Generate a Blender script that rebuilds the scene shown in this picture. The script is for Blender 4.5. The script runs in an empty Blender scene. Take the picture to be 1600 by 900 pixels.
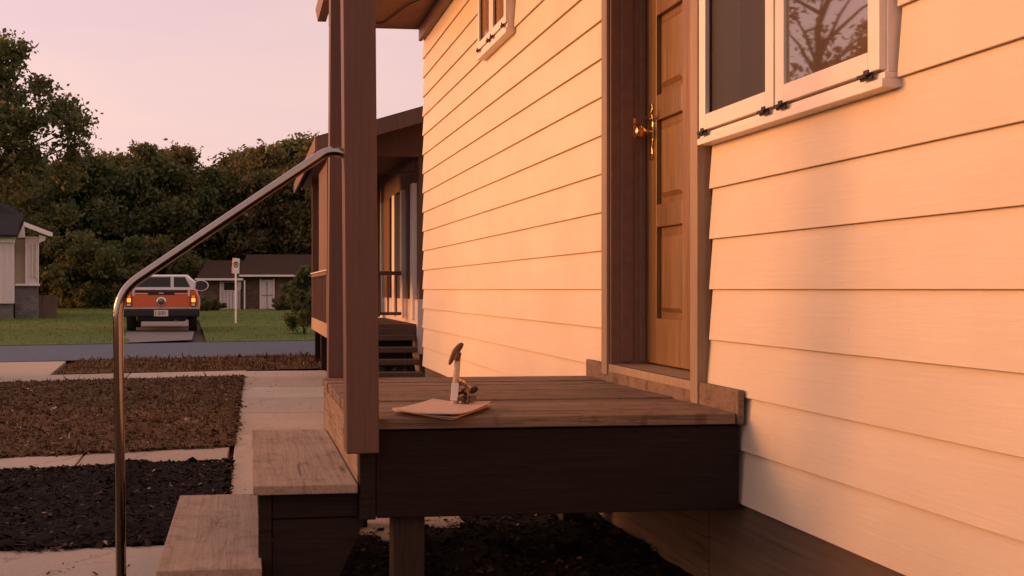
import bpy, math, random
import numpy as np
from mathutils import Vector, Matrix, noise
random.seed(7); rng = np.random.default_rng(7)
SC = bpy.context.scene
COL = SC.collection
PI = math.pi
# ------------------------------------------------------------------ camera, sky, sun, exposure
F, PX, HZ, HC = 1760.0, 600.0, 452.0, 1.07          # focal length in photo pixels, principal x, horizon row, eye height
TH = math.atan((PX - 384.0) / F); CT, ST = math.cos(TH), math.sin(TH)
cam = bpy.data.cameras.new('camera'); co = bpy.data.objects.new('camera', cam); COL.objects.link(co)
co.location = (0, 0, HC); co.rotation_euler = (PI/2, 0, -TH)
cam.sensor_width = 36; cam.lens = 36*F/1600
cam.shift_x = (800-PX)/1600; cam.shift_y = (HZ-450)/1600
cam.clip_start = 0.05; cam.clip_end = 3000
SC.camera = co
SUN_EL, SUN_AZ = math.radians(9.5), math.radians(73)      # azimuth from +Y towards -X
w = bpy.data.worlds.new('World'); SC.world = w; w.use_nodes = True
nt = w.node_tree; bg = nt.nodes['Background']
sky = nt.nodes.new('ShaderNodeTexSky'); sky.sky_type = 'NISHITA'; sky.sun_disc = False
sky.sun_elevation = SUN_EL; sky.sun_rotation = -SUN_AZ
sky.air_density = 1.0; sky.dust_density = 2.5; sky.ozone_density = 1.5
tint = nt.nodes.new('ShaderNodeMix'); tint.data_type = 'RGBA'; tint.blend_type = 'MULTIPLY'; tint.inputs[0].default_value = 1.0
nt.links.new(sky.outputs[0], tint.inputs[6]); tint.inputs[7].default_value = (1.0, 0.645, 0.65, 1)
hz_ = nt.nodes.new('ShaderNodeMix'); hz_.data_type = 'RGBA'; hz_.inputs[0].default_value = .5      # even evening haze over the whole sky
nt.links.new(tint.outputs[2], hz_.inputs[6]); wc = nt.nodes.new('ShaderNodeTexCoord'); wm = nt.nodes.new('ShaderNodeMapping'); wm.inputs['Scale'].default_value = (1.2, 1.2, 7); nt.links.new(wc.outputs['Generated'], wm.inputs[0])
wn = nt.nodes.new('ShaderNodeTexNoise'); wn.inputs['Scale'].default_value = 2.6; wn.inputs['Detail'].default_value = 6; wn.inputs['Distortion'].default_value = .6; nt.links.new(wm.outputs[0], wn.inputs['Vector'])
wr = nt.nodes.new('ShaderNodeValToRGB'); nt.links.new(wn.outputs['Fac'], wr.inputs[0])                   # thin high cloud: pink and lavender veils
wr.color_ramp.elements[0].position = .38; wr.color_ramp.elements[0].color = (.92, .90, .97, 1); wr.color_ramp.elements[1].position = .66; wr.color_ramp.elements[1].color = (1.0, .97, .94, 1)
wk = nt.nodes.new('ShaderNodeMix'); wk.data_type = 'RGBA'; wk.blend_type = 'MULTIPLY'; wk.inputs[0].default_value = 1; nt.links.new(wr.outputs[0], wk.inputs[6]); wk.inputs[7].default_value = (6.6, 4.45, 4.0, 1)
nt.links.new(wk.outputs[2], hz_.inputs[7])
nt.links.new(hz_.outputs[2], bg.inputs[0]); bg.inputs[1].default_value = 0.15
sun = bpy.data.lights.new('sun', 'SUN'); so = bpy.data.objects.new('sun', sun); COL.objects.link(so)
sun.energy = 2.7; sun.angle = math.radians(19.0); sun.color = (1.0, 0.36, 0.105)
sd = Vector((-math.sin(SUN_AZ)*math.cos(SUN_EL), math.cos(SUN_AZ)*math.cos(SUN_EL), math.sin(SUN_EL)))
so.rotation_euler = (-sd).to_track_quat('-Z', 'Y').to_euler(); so.location = (-20, 20, 15)
vs = SC.view_settings; vs.view_transform = 'Standard'; vs.look = 'None'; vs.gamma = 1; vs.exposure = 0.58; vs.use_curve_mapping = False

# ------------------------------------------------------------------ pixel -> place
def at(px, py, d):
    r = (px-PX)*d/F
    return Vector((r*CT+d*ST, -r*ST+d*CT, HC-(py-HZ)*d/F))
def G(px, py, z=0.0):
    return at(px, py, (HC-z)*F/(py-HZ))
def SY(px, X):                                       # Y of a point on the plane X seen at column px
    d = F*X/(CT*(px-384.0)); return (d-X*ST)/CT

# ------------------------------------------------------------------ mesh helpers
ORG = {}
def empty(name, loc, label, cat, group=None, kind=None):
    o = bpy.data.objects.new(name, None); COL.objects.link(o); o.location = loc; o.empty_display_size = .1
    tag(o, label, cat, group, kind); ORG[o] = Vector(loc); return o
def tag(o, label=None, cat=None, group=None, kind=None):
    if label: o['label'] = label
    if cat: o['category'] = cat
    if group: o['group'] = group
    if kind: o['kind'] = kind
    return o
def link(name, me, m, parent=None, org=None):
    o = bpy.data.objects.new(name, me); COL.objects.link(o)
    if m is not None and not me.materials: me.materials.append(m)
    if parent is not None: o.parent = parent; ORG[o] = ORG[parent]
    else: ORG[o] = Vector(org) if org is not None else Vector((0, 0, 0)); o.location = ORG[o]
    return o
class MB:
    def __init__(s): s.v = []; s.f = []
    def add(s, vs, fs):
        n = len(s.v); s.v += [tuple(v) for v in vs]; s.f += [tuple(i+n for i in f) for f in fs]; return s
    def box(s, x0, x1, y0, y1, z0, z1, M=None):
        vs = [Vector((x, y, z)) for z in (z0, z1) for y in (y0, y1) for x in (x0, x1)]
        if M is not None: vs = [M @ v for v in vs]
        return s.add(vs, [(0,2,3,1),(4,5,7,6),(0,1,5,4),(2,6,7,3),(0,4,6,2),(1,3,7,5)])
    def prism(s, prof, p0, p1):                      # prof: list of 3D offsets (closed), swept from p0 to p1
        n = len(prof); p0 = Vector(p0); p1 = Vector(p1)
        vs = [p0+Vector(q) for q in prof]+[p1+Vector(q) for q in prof]
        fs = [(i, (i+1) % n, n+(i+1) % n, n+i) for i in range(n)]+[tuple(range(n))[::-1], tuple(range(n, 2*n))]
        return s.add(vs, fs)
    def tube(s, pts, r, seg=10, flat=1.0, cap=True):
        pts = [Vector(p) for p in pts]; n = len(pts)
        rs = r if isinstance(r, (list, tuple)) else [r]*n
        t0 = (pts[1]-pts[0]).normalized(); up = Vector((0, 1, 0)) if abs(t0.y) < .9 else Vector((1, 0, 0))
        a = t0.cross(up).normalized(); vs = []
        for i, p in enumerate(pts):
            t = (pts[min(i+1, n-1)]-pts[max(i-1, 0)]).normalized()
            a = (a-t*a.dot(t)).normalized(); b = t.cross(a)
            for k in range(seg):
                c = 2*PI*k/seg; vs.append(p+a*(math.cos(c)*rs[i])+b*(math.sin(c)*rs[i]*flat))
        fs = [(i*seg+k, i*seg+(k+1) % seg, (i+1)*seg+(k+1) % seg, (i+1)*seg+k) for i in range(n-1) for k in range(seg)]
        if cap: fs += [tuple(range(seg))[::-1], tuple(range((n-1)*seg, n*seg))]
        return s.add(vs, fs)
    def lathe(s, prof, M, seg=16):                   # prof: (radius, height) pairs about local z
        vs = []; n = len(prof)
        for r, z in prof:
            for k in range(seg): c = 2*PI*k/seg; vs.append(M @ Vector((r*math.cos(c), r*math.sin(c), z)))
        fs = [(i*seg+k, i*seg+(k+1) % seg, (i+1)*seg+(k+1) % seg, (i+1)*seg+k) for i in range(n-1) for k in range(seg)]
        fs += [tuple(range(seg))[::-1], tuple(range((n-1)*seg, n*seg))]
        return s.add(vs, fs)
    def build(s, name, m, parent=None, org=None, bevel=0, smooth=False, local=False):
        o_ = Vector((0, 0, 0)) if local else (ORG[parent] if parent is not None else Vector(org) if org is not None else Vector((0, 0, 0)))
        me = bpy.data.meshes.new(name); me.from_pydata([tuple(Vector(v)-o_) for v in s.v], [], s.f); me.update()
        import bmesh
        bm = bmesh.new(); bm.from_mesh(me); bmesh.ops.recalc_face_normals(bm, faces=bm.faces); bm.to_mesh(me); bm.free()
        if smooth:
            for p in me.polygons: p.use_smooth = True
            try: me.set_sharp_from_angle(angle=math.radians(40))
            except Exception: pass
        o = link(name, me, m, parent, org)
        if bevel:
            b = o.modifiers.new('bevel', 'BEVEL'); b.width = bevel; b.segments = 2; b.limit_method = 'ANGLE'
        return o
def B(name, m, parent, x0, x1, y0, y1, z0, z1, bevel=0, M=None):
    return MB().box(min(x0,x1), max(x0,x1), min(y0,y1), max(y0,y1), min(z0,z1), max(z0,z1), M).build(name, m, parent, bevel=bevel)
def np_mesh(name, v, f):                             # fast mesh from arrays, f: (n,4) or (n,3)
    me = bpy.data.meshes.new(name); k = f.shape[1]
    me.vertices.add(len(v)); me.vertices.foreach_set('co', v.astype(np.float32).ravel())
    me.loops.add(f.size); me.loops.foreach_set('vertex_index', f.astype(np.int32).ravel())
    me.polygons.add(len(f)); me.polygons.foreach_set('loop_start', np.arange(0, f.size, k, dtype=np.int32))
    me.polygons.foreach_set('loop_total', np.full(len(f), k, dtype=np.int32))
    me.update(calc_edges=True); me.validate(); return me

# ------------------------------------------------------------------ materials
class NT:
    def __init__(s, name):
        s.m = bpy.data.materials.new(name); s.m.use_nodes = True; s.t = s.m.node_tree; s.p = s.t.nodes['Principled BSDF']
    def n(s, typ, **kw):
        q = s.t.nodes.new('ShaderNode'+typ)
        for k, v in kw.items(): setattr(q, k, v)
        return q
    def l(s, a, b): s.t.links.new(a, b)
    def coords(s, scale=(1,1,1), jitter=True):
        tc = s.n('TexCoord'); mp = s.n('Mapping'); mp.inputs['Scale'].default_value = scale; s.l(tc.outputs['Object'], mp.inputs[0])
        if jitter:
            oi = s.n('ObjectInfo'); ml = s.n('Math', operation='MULTIPLY'); ml.inputs[1].default_value = 37.0
            s.l(oi.outputs['Random'], ml.inputs[0]); s.l(ml.outputs[0], mp.inputs['Location'])
        return mp.outputs[0]
    def noise(s, co, scale, detail=4, rough=.55, dist=0):
        q = s.n('TexNoise'); q.inputs['Scale'].default_value = scale; q.inputs['Detail'].default_value = detail
        q.inputs['Roughness'].default_value = rough; q.inputs['Distortion'].default_value = dist; s.l(co, q.inputs['Vector']); return q.outputs['Fac']
    def ramp(s, fac, stops):
        q = s.n('ValToRGB'); e = q.color_ramp.elements
        while len(e) < len(stops): e.new(.5)
        for i, (p, c) in enumerate(stops): e[i].position = p; e[i].color = (*c, 1)
        s.l(fac, q.inputs[0]); return q.outputs[0]
    def mix(s, a, b, fac, mode='MULTIPLY'):
        q = s.n('Mix', data_type='RGBA', blend_type=mode)
        if isinstance(fac, (int, float)): q.inputs[0].default_value = fac
        else: s.l(fac, q.inputs[0])
        for i, x in ((6, a), (7, b)):
            if isinstance(x, tuple): q.inputs[i].default_value = (*x, 1)
            else: s.l(x, q.inputs[i])
        return q.outputs[2]
    def bump(s, h, strength=.3, dist=.01):
        q = s.n('Bump'); q.inputs['Strength'].default_value = strength; q.inputs['Distance'].default_value = dist
        s.l(h, q.inputs['Height']); s.l(q.outputs[0], s.p.inputs['Normal'])
    def col(s, c): s.l(c, s.p.inputs['Base Color'])
    def rough(s, r): s.p.inputs['Roughness'].default_value = r
def flat(name, c, rough=.6, metal=0.0, var=.12, scale=12, bump=0.0):
    t = NT(name); co = t.coords(); f = t.noise(co, scale, 5)
    t.col(t.ramp(f, [(.3, tuple(x*(1-var) for x in c)), (.7, tuple(min(1, x*(1+var)) for x in c))])); t.rough(rough); t.p.inputs['Metallic'].default_value = metal
    if bump: t.bump(f, bump, .005)
    return t.m
def wood(name, c1, c2, axis='x', rough=.75, fine=60, cracks=.5, bump=.5, stain=None, wear=None):
    t = NT(name); sc = {'x': (.035, 1, 1), 'y': (1, .035, 1), 'z': (1, 1, .035)}[axis]
    co = t.coords(sc); g = t.noise(co, fine*1.8, 7, .68, .3); big = t.noise(t.coords({'x': (.4,1,1), 'y': (1,.4,1), 'z': (1,1,.4)}[axis]), 4, 6, .6)
    base = t.ramp(g, [(.25, c1), (.75, c2)])
    base = t.mix(base, t.ramp(big, [(.3, (.74,.72,.70)), (.7, (1,1,1))]), .8)
    cr = t.noise(co, fine*.55, 3, .5, .25)                                   # growth rings: thin lines along the level curves
    base = t.mix(base, t.ramp(cr, [(.470, (1,1,1)), (.497, (.55,.5,.46)), (.51, (1,1,1)), (.60, (1,1,1)), (.612, (.6,.55,.5)), (.625, (1,1,1))]), cracks)
    sp = t.noise(co, fine*.8, 2, .5, .1); spm = t.ramp(sp, [(.22, (.12,.1,.09)), (.26, (1,1,1))]); base = t.mix(base, spm, cracks)   # open splits
    oi = t.n('ObjectInfo'); base = t.mix(base, t.ramp(oi.outputs['Random'], [(0, (.80,.80,.82)), (1, (1,1,1))]), 1.0)
    if stain:
        st = t.noise(t.coords(), 11, 7, .72, .5); base = t.mix(base, t.ramp(st, [(.36, stain), (.50, (1,1,1))]), 1.0)
        kn = t.n('TexVoronoi'); kn.inputs['Scale'].default_value = 3.2; t.l(t.coords((1, .5, 1)), kn.inputs['Vector']); base = t.mix(base, t.ramp(kn.outputs['Distance'], [(.0, (.35,.27,.2)), (.07, (.7,.62,.55)), (.10, (1,1,1))]), .8)
    t.col(base); t.rough(rough); t.p.inputs['Specular IOR Level'].default_value = .5 if rough < .7 else .2
    ad = t.n('Math', operation='ADD'); t.l(g, ad.inputs[0]); t.l(cr, ad.inputs[1]); t.bump(ad.outputs[0], bump, .003); return t.m
def siding_mat(name, c):
    t = NT(name); co = t.coords((1, .05, 1)); g = t.noise(co, 55, 7, .7, 1.2); blot = t.noise(t.coords(), 1.6, 4)
    b = t.ramp(g, [(.3, tuple(x*.94 for x in c)), (.7, c)]); b = t.mix(b, t.ramp(blot, [(.3, (.9,.89,.87)), (.7, (1,1,1))]), 1.0)
    spots = t.noise(t.coords(), 28, 3, .6); b = t.mix(b, t.ramp(spots, [(.20, (.55,.5,.45)), (.26, (1,1,1))]), .5)
    wv = t.noise(t.coords((1, .35, 1)), 3.5, 2); ad = t.n('Math', operation='MULTIPLY_ADD'); t.l(wv, ad.inputs[0]); ad.inputs[1].default_value = 2.5; t.l(g, ad.inputs[2])
    t.col(b); t.rough(.5); t.bump(ad.outputs[0], .4, .003); return t.m
def concrete_mat(name, c):
    t = NT(name); co = t.coords(); a = t.noise(co, 2.2, 6, .65); b_ = t.noise(co, 60, 4, .6); s_ = t.noise(co, 9, 5, .7)
    b = t.ramp(a, [(.3, tuple(x*.84 for x in c)), (.7, c)]); b = t.mix(b, t.ramp(b_, [(.3, (.86,.86,.86)), (.7, (1,1,1))]), 1)
    b = t.mix(b, t.ramp(s_, [(.28, (.5,.46,.42)), (.4, (1,1,1))]), .8)
    vr = t.n('TexVoronoi', feature='DISTANCE_TO_EDGE'); vr.inputs['Scale'].default_value = .55
    wob = t.noise(co, 5, 5, .7); vm = t.n('VectorMath', operation='ADD'); t.l(co, vm.inputs[0]); t.l(wob, vm.inputs[1]); t.l(vm.outputs[0], vr.inputs['Vector'])
    b = t.mix(b, t.ramp(vr.outputs['Distance'], [(.0, (.35,.3,.27)), (.006, (1,1,1))]), .75)
    oi = t.n('ObjectInfo'); b = t.mix(b, t.ramp(oi.outputs['Random'], [(0, (.80,.78,.76)), (1, (1,1,1))]), 1)
    t.col(b); t.rough(.85); t.bump(b_, .35, .004); return t.m
def soil_mat(name, cs, scale=20, island=False, rough=.95):
    t = NT(name)
    if island:
        g = t.n('NewGeometry'); f = g.outputs['Random Per Island']
    else: f = t.noise(t.coords(jitter=False), scale, 8, .7)
    t.col(t.ramp(f, cs)); t.rough(rough); t.p.inputs['Specular IOR Level'].default_value = .12
    if not island: t.bump(f, .8, .02)
    return t.m
def leaf_mat(name, cs, trans=.5):
    t = NT(name); g = t.n('NewGeometry'); big = t.noise(t.coords(), .5, 3)
    c = t.ramp(g.outputs['Random Per Island'], cs); c = t.mix(c, t.ramp(big, [(.35, (.8,.82,.8)), (.65, (1.0,1,.95))]), 1)
    oi = t.n('ObjectInfo'); c = t.mix(c, t.ramp(oi.outputs['Random'], [(0, (.85,.95,.85)), (.5, (1,1,1)), (1, (1.0,.87,.68))]), 1)
    t.col(c); t.rough(.6); tr = t.n('BsdfTranslucent'); t.l(c, tr.inputs[0]); mx = t.n('MixShader'); mx.inputs[0].default_value = trans
    t.l(t.p.outputs[0], mx.inputs[1]); t.l(tr.outputs[0], mx.inputs[2]); t.l(mx.outputs[0], t.t.nodes['Material Output'].inputs[0]); return t.m
def brick_mat(name, c1, c2, mortar, axes=('x', 'z')):
    t = NT(name); tc = t.n('TexCoord'); sx = t.n('SeparateXYZ'); t.l(tc.outputs['Object'], sx.inputs[0]); cx = t.n('CombineXYZ')
    ad = t.n('Math', operation='ADD'); t.l(sx.outputs[0], ad.inputs[0]); t.l(sx.outputs[1], ad.inputs[1])
    t.l(ad.outputs[0], cx.inputs[0]); t.l(sx.outputs[2], cx.inputs[1])
    q = t.n('TexBrick'); q.inputs['Color1'].default_value = (*c1, 1); q.inputs['Color2'].default_value = (*c2, 1); q.inputs['Mortar'].default_value = (*mortar, 1)
    q.inputs['Scale'].default_value = 1.0; q.inputs['Brick Width'].default_value = .22; q.inputs['Row Height'].default_value = .075; q.inputs['Mortar Size'].default_value = .009
    t.l(cx.outputs[0], q.inputs['Vector']); n_ = t.noise(t.coords(), 3, 5)
    t.col(t.mix(q.outputs[0], t.ramp(n_, [(.3, (.6,.6,.6)), (.7, (1,1,1))]), 1)); t.rough(.9); t.bump(q.outputs['Fac'], -.4, .01); return t.m
def emit(name, c, s):
    t = NT(name); t.p.inputs['Base Color'].default_value = (*c, 1); t.p.inputs['Emission Color'].default_value = (*c, 1); t.p.inputs['Emission Strength'].default_value = s; return t.m
def glass_dark(name, c, ior=1.5, rough=.03):
    t = NT(name); co = t.coords(); n_ = t.noise(co, 1.3, 2)
    t.col(t.ramp(n_, [(.3, tuple(x*.8 for x in c)), (.7, c)])); t.rough(rough); t.p.inputs['IOR'].default_value = ior; t.bump(n_, .02, .01); return t.m

M = {}
M['siding'] = siding_mat('cream_siding', (.73, .62, .47))
M['white_trim'] = flat('white_trim', (.78, .70, .62), .45, var=.04)
M['brown_paint'] = flat('brown_paint', (.20, .11, .075), .5, var=.12, scale=25, bump=.1)
M['post_paint'] = wood('post_paint', (.115, .056, .038), (.16, .082, .056), 'z', .55, 40, .12, .15)
M['casing'] = wood('casing_wood', (.30, .21, .13), (.42, .31, .2), 'z', .6, 50, .3, .3)
M['door'] = wood('door_wood', (.15, .085, .032), (.33, .19, .07), 'z', .38, 35, .4, .2)
M['deck'] = wood('deck_wood', (.17, .115, .075), (.38, .27, .18), 'x', .75, 70, 1.0, .9, stain=(.6, .57, .54))
M['rim'] = wood('rim_wood', (.26, .18, .12), (.46, .34, .24), 'y', .8, 40, 1.0, 1.0, stain=(.55, .5, .46)); M['porch_plank'] = wood('porch_plank', (.09, .06, .042), (.16, .11, .078), 'x', .85, 40, .8, .8)
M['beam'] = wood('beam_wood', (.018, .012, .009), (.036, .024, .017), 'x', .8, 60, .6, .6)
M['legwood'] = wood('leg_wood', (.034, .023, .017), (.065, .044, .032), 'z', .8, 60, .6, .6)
M['tread'] = wood('tread_wood', (.38, .285, .205), (.55, .43, .32), 'y', .85, 45, .6, .7, stain=(.76, .73, .70))
M['ply'] = wood('skirt_plywood', (.10, .068, .048), (.18, .125, .088), 'y', .8, 16, .8, .5)
M['concrete'] = concrete_mat('concrete', (.49, .42, .335)); M['drive'] = concrete_mat('old_concrete', (.22, .20, .18))
M['drive'].node_tree.nodes['Principled BSDF'].inputs['Specular IOR Level'].default_value = .1
M['asphalt'] = soil_mat('asphalt', [(.35, (.075, .098, .13)), (.65, (.115, .145, .185))], 9, rough=.9)
M['soil'] = soil_mat('soil', [(.3, (.045, .032, .022)), (.7, (.10, .07, .045))], 6)
M['dirt'] = soil_mat('dirt', [(.3, (.06, .036, .02)), (.55, (.12, .072, .038)), (.75, (.17, .105, .055))], 7)
M['mulch'] = soil_mat('mulch', [(.3, (.006, .005, .004)), (.7, (.018, .014, .011))], 30)
M['chips'] = soil_mat('mulch_chips', [(0, (.006, .005, .004)), (.6, (.018, .014, .011)), (.93, (.035, .026, .02)), (.985, (.12, .085, .06)), (1, (.4, .3, .2))], island=True)
M['litter'] = soil_mat('litter', [(0, (.04, .022, .013)), (.35, (.09, .05, .026)), (.6, (.085, .066, .028)), (.9, (.12, .08, .042)), (.98, (.20, .13, .07)), (1, (.5, .4, .28))], island=True)
M['lawn'] = soil_mat('lawn', [(.3, (.065, .105, .022)), (.7, (.115, .155, .035))], 3)
M['grass'] = soil_mat('grass_blades', [(0, (.06, .095, .02)), (.6, (.15, .175, .04)), (1, (.25, .235, .065))], island=True)
M['leaf'] = leaf_mat('leaves', [(0, (.06, .085, .024)), (.6, (.12, .14, .042)), (1, (.26, .195, .07))])
M['leaf2'] = leaf_mat('leaves_olive', [(0, (.08, .082, .026)), (.6, (.145, .13, .045)), (1, (.28, .20, .075))])
M['bark'] = wood('bark', (.035, .026, .02), (.08, .06, .045), 'z', .95, 20, .8, 1)
M['steel'] = flat('steel_pipe', (.33, .285, .245), .10, 1.0, .06, 30)
M['brass'] = flat('brass', (.80, .52, .20), .18, 1.0, .1, 40)
M['black'] = flat('black_metal', (.02, .018, .017), .45, .3)
M['rubber'] = flat('tyre_rubber', (.012, .012, .012), .85)
t_ = NT('window_screen'); t_.col(t_.ramp(t_.noise(t_.coords(), 300, 2), [(.3, (.04, .033, .028)), (.7, (.07, .057, .05))])); t_.rough(.5)
tp_ = t_.n('BsdfTransparent'); mx_ = t_.n('MixShader'); mx_.inputs[0].default_value = .5; t_.l(t_.p.outputs[0], mx_.inputs[1]); t_.l(tp_.outputs[0], mx_.inputs[2]); t_.l(mx_.outputs[0], t_.t.nodes['Material Output'].inputs[0]); M['pane_dark'] = t_.m
M['curtain'] = flat('grey_curtain', (.17, .14, .125), .9, 0, .08, 20)
M['pane_mirror'] = glass_dark('window_pane', (.15, .10, .065), 2.7, .02)
M['pane_amber'] = glass_dark('amber_window_pane', (.30, .16, .08), 1.6, .1)
M['pane_car'] = glass_dark('car_glass', (.02, .022, .024), 1.4, .05)
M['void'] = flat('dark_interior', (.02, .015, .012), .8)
M['car_red'] = flat('orange_red_paint', (.62, .12, .03), .35, 0, .05)
M['car_white'] = flat('white_car_paint', (.70, .64, .60), .3, 0, .04)
M['chrome'] = flat('chrome', (.75, .72, .70), .15, 1, .03)
M['lamp'] = emit('lit_tail_lamp', (1.0, .22, .02), 2.0)
M['lamp_red'] = emit('red_tail_lamp', (.8, .06, .02), .5)
M['shingle'] = soil_mat('roof_shingle', [(.3, (.032, .018, .012)), (.7, (.058, .034, .023))], 5)
M['shingle_grey'] = soil_mat('roof_shingle_grey', [(.3, (.02, .02, .021)), (.7, (.038, .036, .036))], 5)
M['brick'] = brick_mat('brown_brick', (.12, .066, .042), (.19, .11, .07), (.22, .17, .13))
M['stone'] = brick_mat('grey_stone', (.17, .15, .135), (.26, .23, .21), (.14, .12, .11))
M['white_wall'] = flat('white_wall', (.66, .57, .54), .6, 0, .06)
M['yellow_wall'] = flat('pale_yellow_wall', (.52, .44, .30), .6, 0, .06)
M['fence'] = wood('fence_wood', (.12, .08, .06), (.2, .14, .1), 'z', .85, 30, .6, .5)
M['brown_wood'] = wood('brown_porch_wood', (.13, .065, .042), (.2, .105, .07), 'z', .6, 40, .3, .3)
M['paper'] = flat('buff_paper', (.60, .42, .32), .7, 0, .05, 6)
M['paper2'] = flat('pink_buff_paper', (.50, .31, .23), .7, 0, .05, 6)
M['ivory'] = soil_mat('speckled_handle', [(.36, (.16, .10, .06)), (.42, (.80, .66, .46)), (.8, (.85, .74, .56))], 120, rough=.5)
M['white_tag'] = flat('white_tag', (.8, .74, .74), .5, 0, .03)
M['rust'] = flat('brown_head', (.16, .075, .04), .5, .3, .3, 60)
M['gunmetal'] = flat('dark_key_metal', (.16, .13, .11), .25, 1, .2, 60)
M['red_sign'] = flat('sign_red', (.55, .06, .04), .5)
M['dry_leaf'] = soil_mat('dry_leaves', [(0, (.20, .10, .05)), (1, (.42, .24, .13))], island=True)
M['plate'] = flat('licence_plate', (.62, .55, .48), .5)

# ------------------------------------------------------------------ ground, street, paths
def quad_patch(name, c, m, z, n=2, kind='structure', label=None, bump=0.0, cat=None):
    # c: four plan corners (x, y) in order; bilinear sheet with optional uneven height
    c = [np.array(p[:2], float) for p in c]; us = np.linspace(0, 1, n); U, V = np.meshgrid(us, us)
    P = ((1-U)*(1-V))[..., None]*c[0]+(U*(1-V))[..., None]*c[1]+(U*V)[..., None]*c[2]+((1-U)*V)[..., None]*c[3]
    P = P.reshape(-1, 2); Z = np.full(len(P), z)
    if bump:
        e = np.minimum.reduce([U, 1-U, V, 1-V]).ravel()
        for i, p in enumerate(P):
            h = noise.fractal(Vector((p[0]*2.2, p[1]*2.2, 3)), .9, 2.2, 4)
            Z[i] = z+bump*(h*.9+.25)*min(1, e[i]*14)
    v = np.column_stack([P, Z]); i = np.arange(n*n).reshape(n, n)
    f = np.column_stack([i[:-1, :-1].ravel(), i[:-1, 1:].ravel(), i[1:, 1:].ravel(), i[1:, :-1].ravel()])
    me = np_mesh(name, v, f)
    for p in me.polygons: p.use_smooth = True
    o = link(name, me, m); tag(o, label, cat, kind=kind); return o
g = MB(); g.add([(-600, -200, -.05), (600, -200, -.05), (600, 900, -.05), (-600, 900, -.05)], [(0, 1, 2, 3)])
tag(g.build('ground', M['soil']), kind='structure')

def slabs(name, pts_near, pts_far, n, gap=.012, z0=-.09, z1=0.0, jit=.004, ts=None):
    # strip between two plan lines, cut across into n slabs
    root = bpy.data.objects.new(name, None); COL.objects.link(root); root['kind'] = 'structure'; ORG[root] = Vector((0, 0, 0))
    a0, a1 = [Vector(p[:2]) for p in pts_near]; b0, b1 = [Vector(p[:2]) for p in pts_far]
    L = (a1-a0).length; ts = ts or [i/n for i in range(n+1)]
    for i in range(len(ts)-1):
        t0, t1 = ts[i]+gap/2/L, ts[i+1]-gap/2/L; dz = random.uniform(-jit, jit)
        q = [a0.lerp(a1, t0), a0.lerp(a1, t1), b0.lerp(b1, t1), b0.lerp(b1, t0)]
        m = MB(); m.add([(p.x, p.y, z0) for p in q]+[(p.x, p.y, z1+dz+random.uniform(-.002, .002)) for p in q],
                        [(3,2,1,0),(4,5,6,7),(0,1,5,4),(1,2,6,5),(2,3,7,6),(3,0,4,7)])
        m.build('concrete_slab', M['concrete'], root, bevel=.006)
    return root
# main walk along the house
slabs('walkway', ((-.10, 4.76), (-.02, 14.9)), ((1.0, 4.76), (1.05, 14.9)), 8, ts=[0, .09, .22, .36, .5, .63, .76, .9, 1])
# path to the steps
slabs('step_path', ((-6.6, 3.2), (-.115, 3.4)), ((-6.6, 4.55), (-.115, 4.80)), 6)
# narrow path across the beds
k0, k1, k2, k3 = G(-60, 741), G(366, 722), G(366, 698), G(-60, 715.5)
d_ = (k1-k0).to_2d().normalized()*4
slabs('narrow_path', (k0.to_2d()-d_, Vector((-.115, k1.y))), (k3.to_2d()-d_, Vector((-.105, k2.y))), 6)
# public sidewalk beside the street
s0, s1, s2, s3 = G(0, 598), G(388, 587.5), G(388, 578.5), G(0, 585)
d_ = (s1-s0).to_2d().normalized()
slabs('sidewalk', (s0.to_2d()-d_*12, s1.to_2d()-d_*.02), (s3.to_2d()-d_*12, s2.to_2d()-d_*.02), 10)
slabs('sidewalk_right', (Vector((1.065, s1.y+.3)), s1.to_2d()+d_*14), (Vector((1.065, s2.y+.2)), s2.to_2d()+d_*14), 8)
# street: direction from its near edge in the photograph
e0, e1 = G(0, 566).to_2d(), G(500, 555).to_2d(); sdv = (e1-e0).normalized(); snv = Vector((-sdv.y, sdv.x))
def street_pt(a, b): return e0+sdv*a+snv*b
def sheet(name, m, a0, a1, b0, b1, z):
    q = [street_pt(a0, b0), street_pt(a1, b0), street_pt(a1, b1), street_pt(a0, b1)]
    o = MB().add([(p.x, p.y, z) for p in q], [(0, 1, 2, 3)]).build(name, m); tag(o, kind='structure'); return o
SW = 5.0
sheet('street', M['asphalt'], -120, 120, 0, SW, .004)
# apron of a driveway on this side
ap = slabs('driveway_apron', (G(-330, 612), G(78, 585.5)), (G(-250, 569), G(104, 564.2)), 3)
# driveway of the parked car beyond the street
c0, c1 = G(196, 533), G(292, 529)
dr = MB().add([(*G(188, 536.5).to_2d(), .008), (*G(300, 531.5).to_2d(), .008), (*G(309, 500).to_2d(), .06), (*G(212, 500).to_2d(), .06)], [(0, 1, 2, 3)]).build('driveway', M['drive'])
tag(dr, kind='structure')

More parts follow.
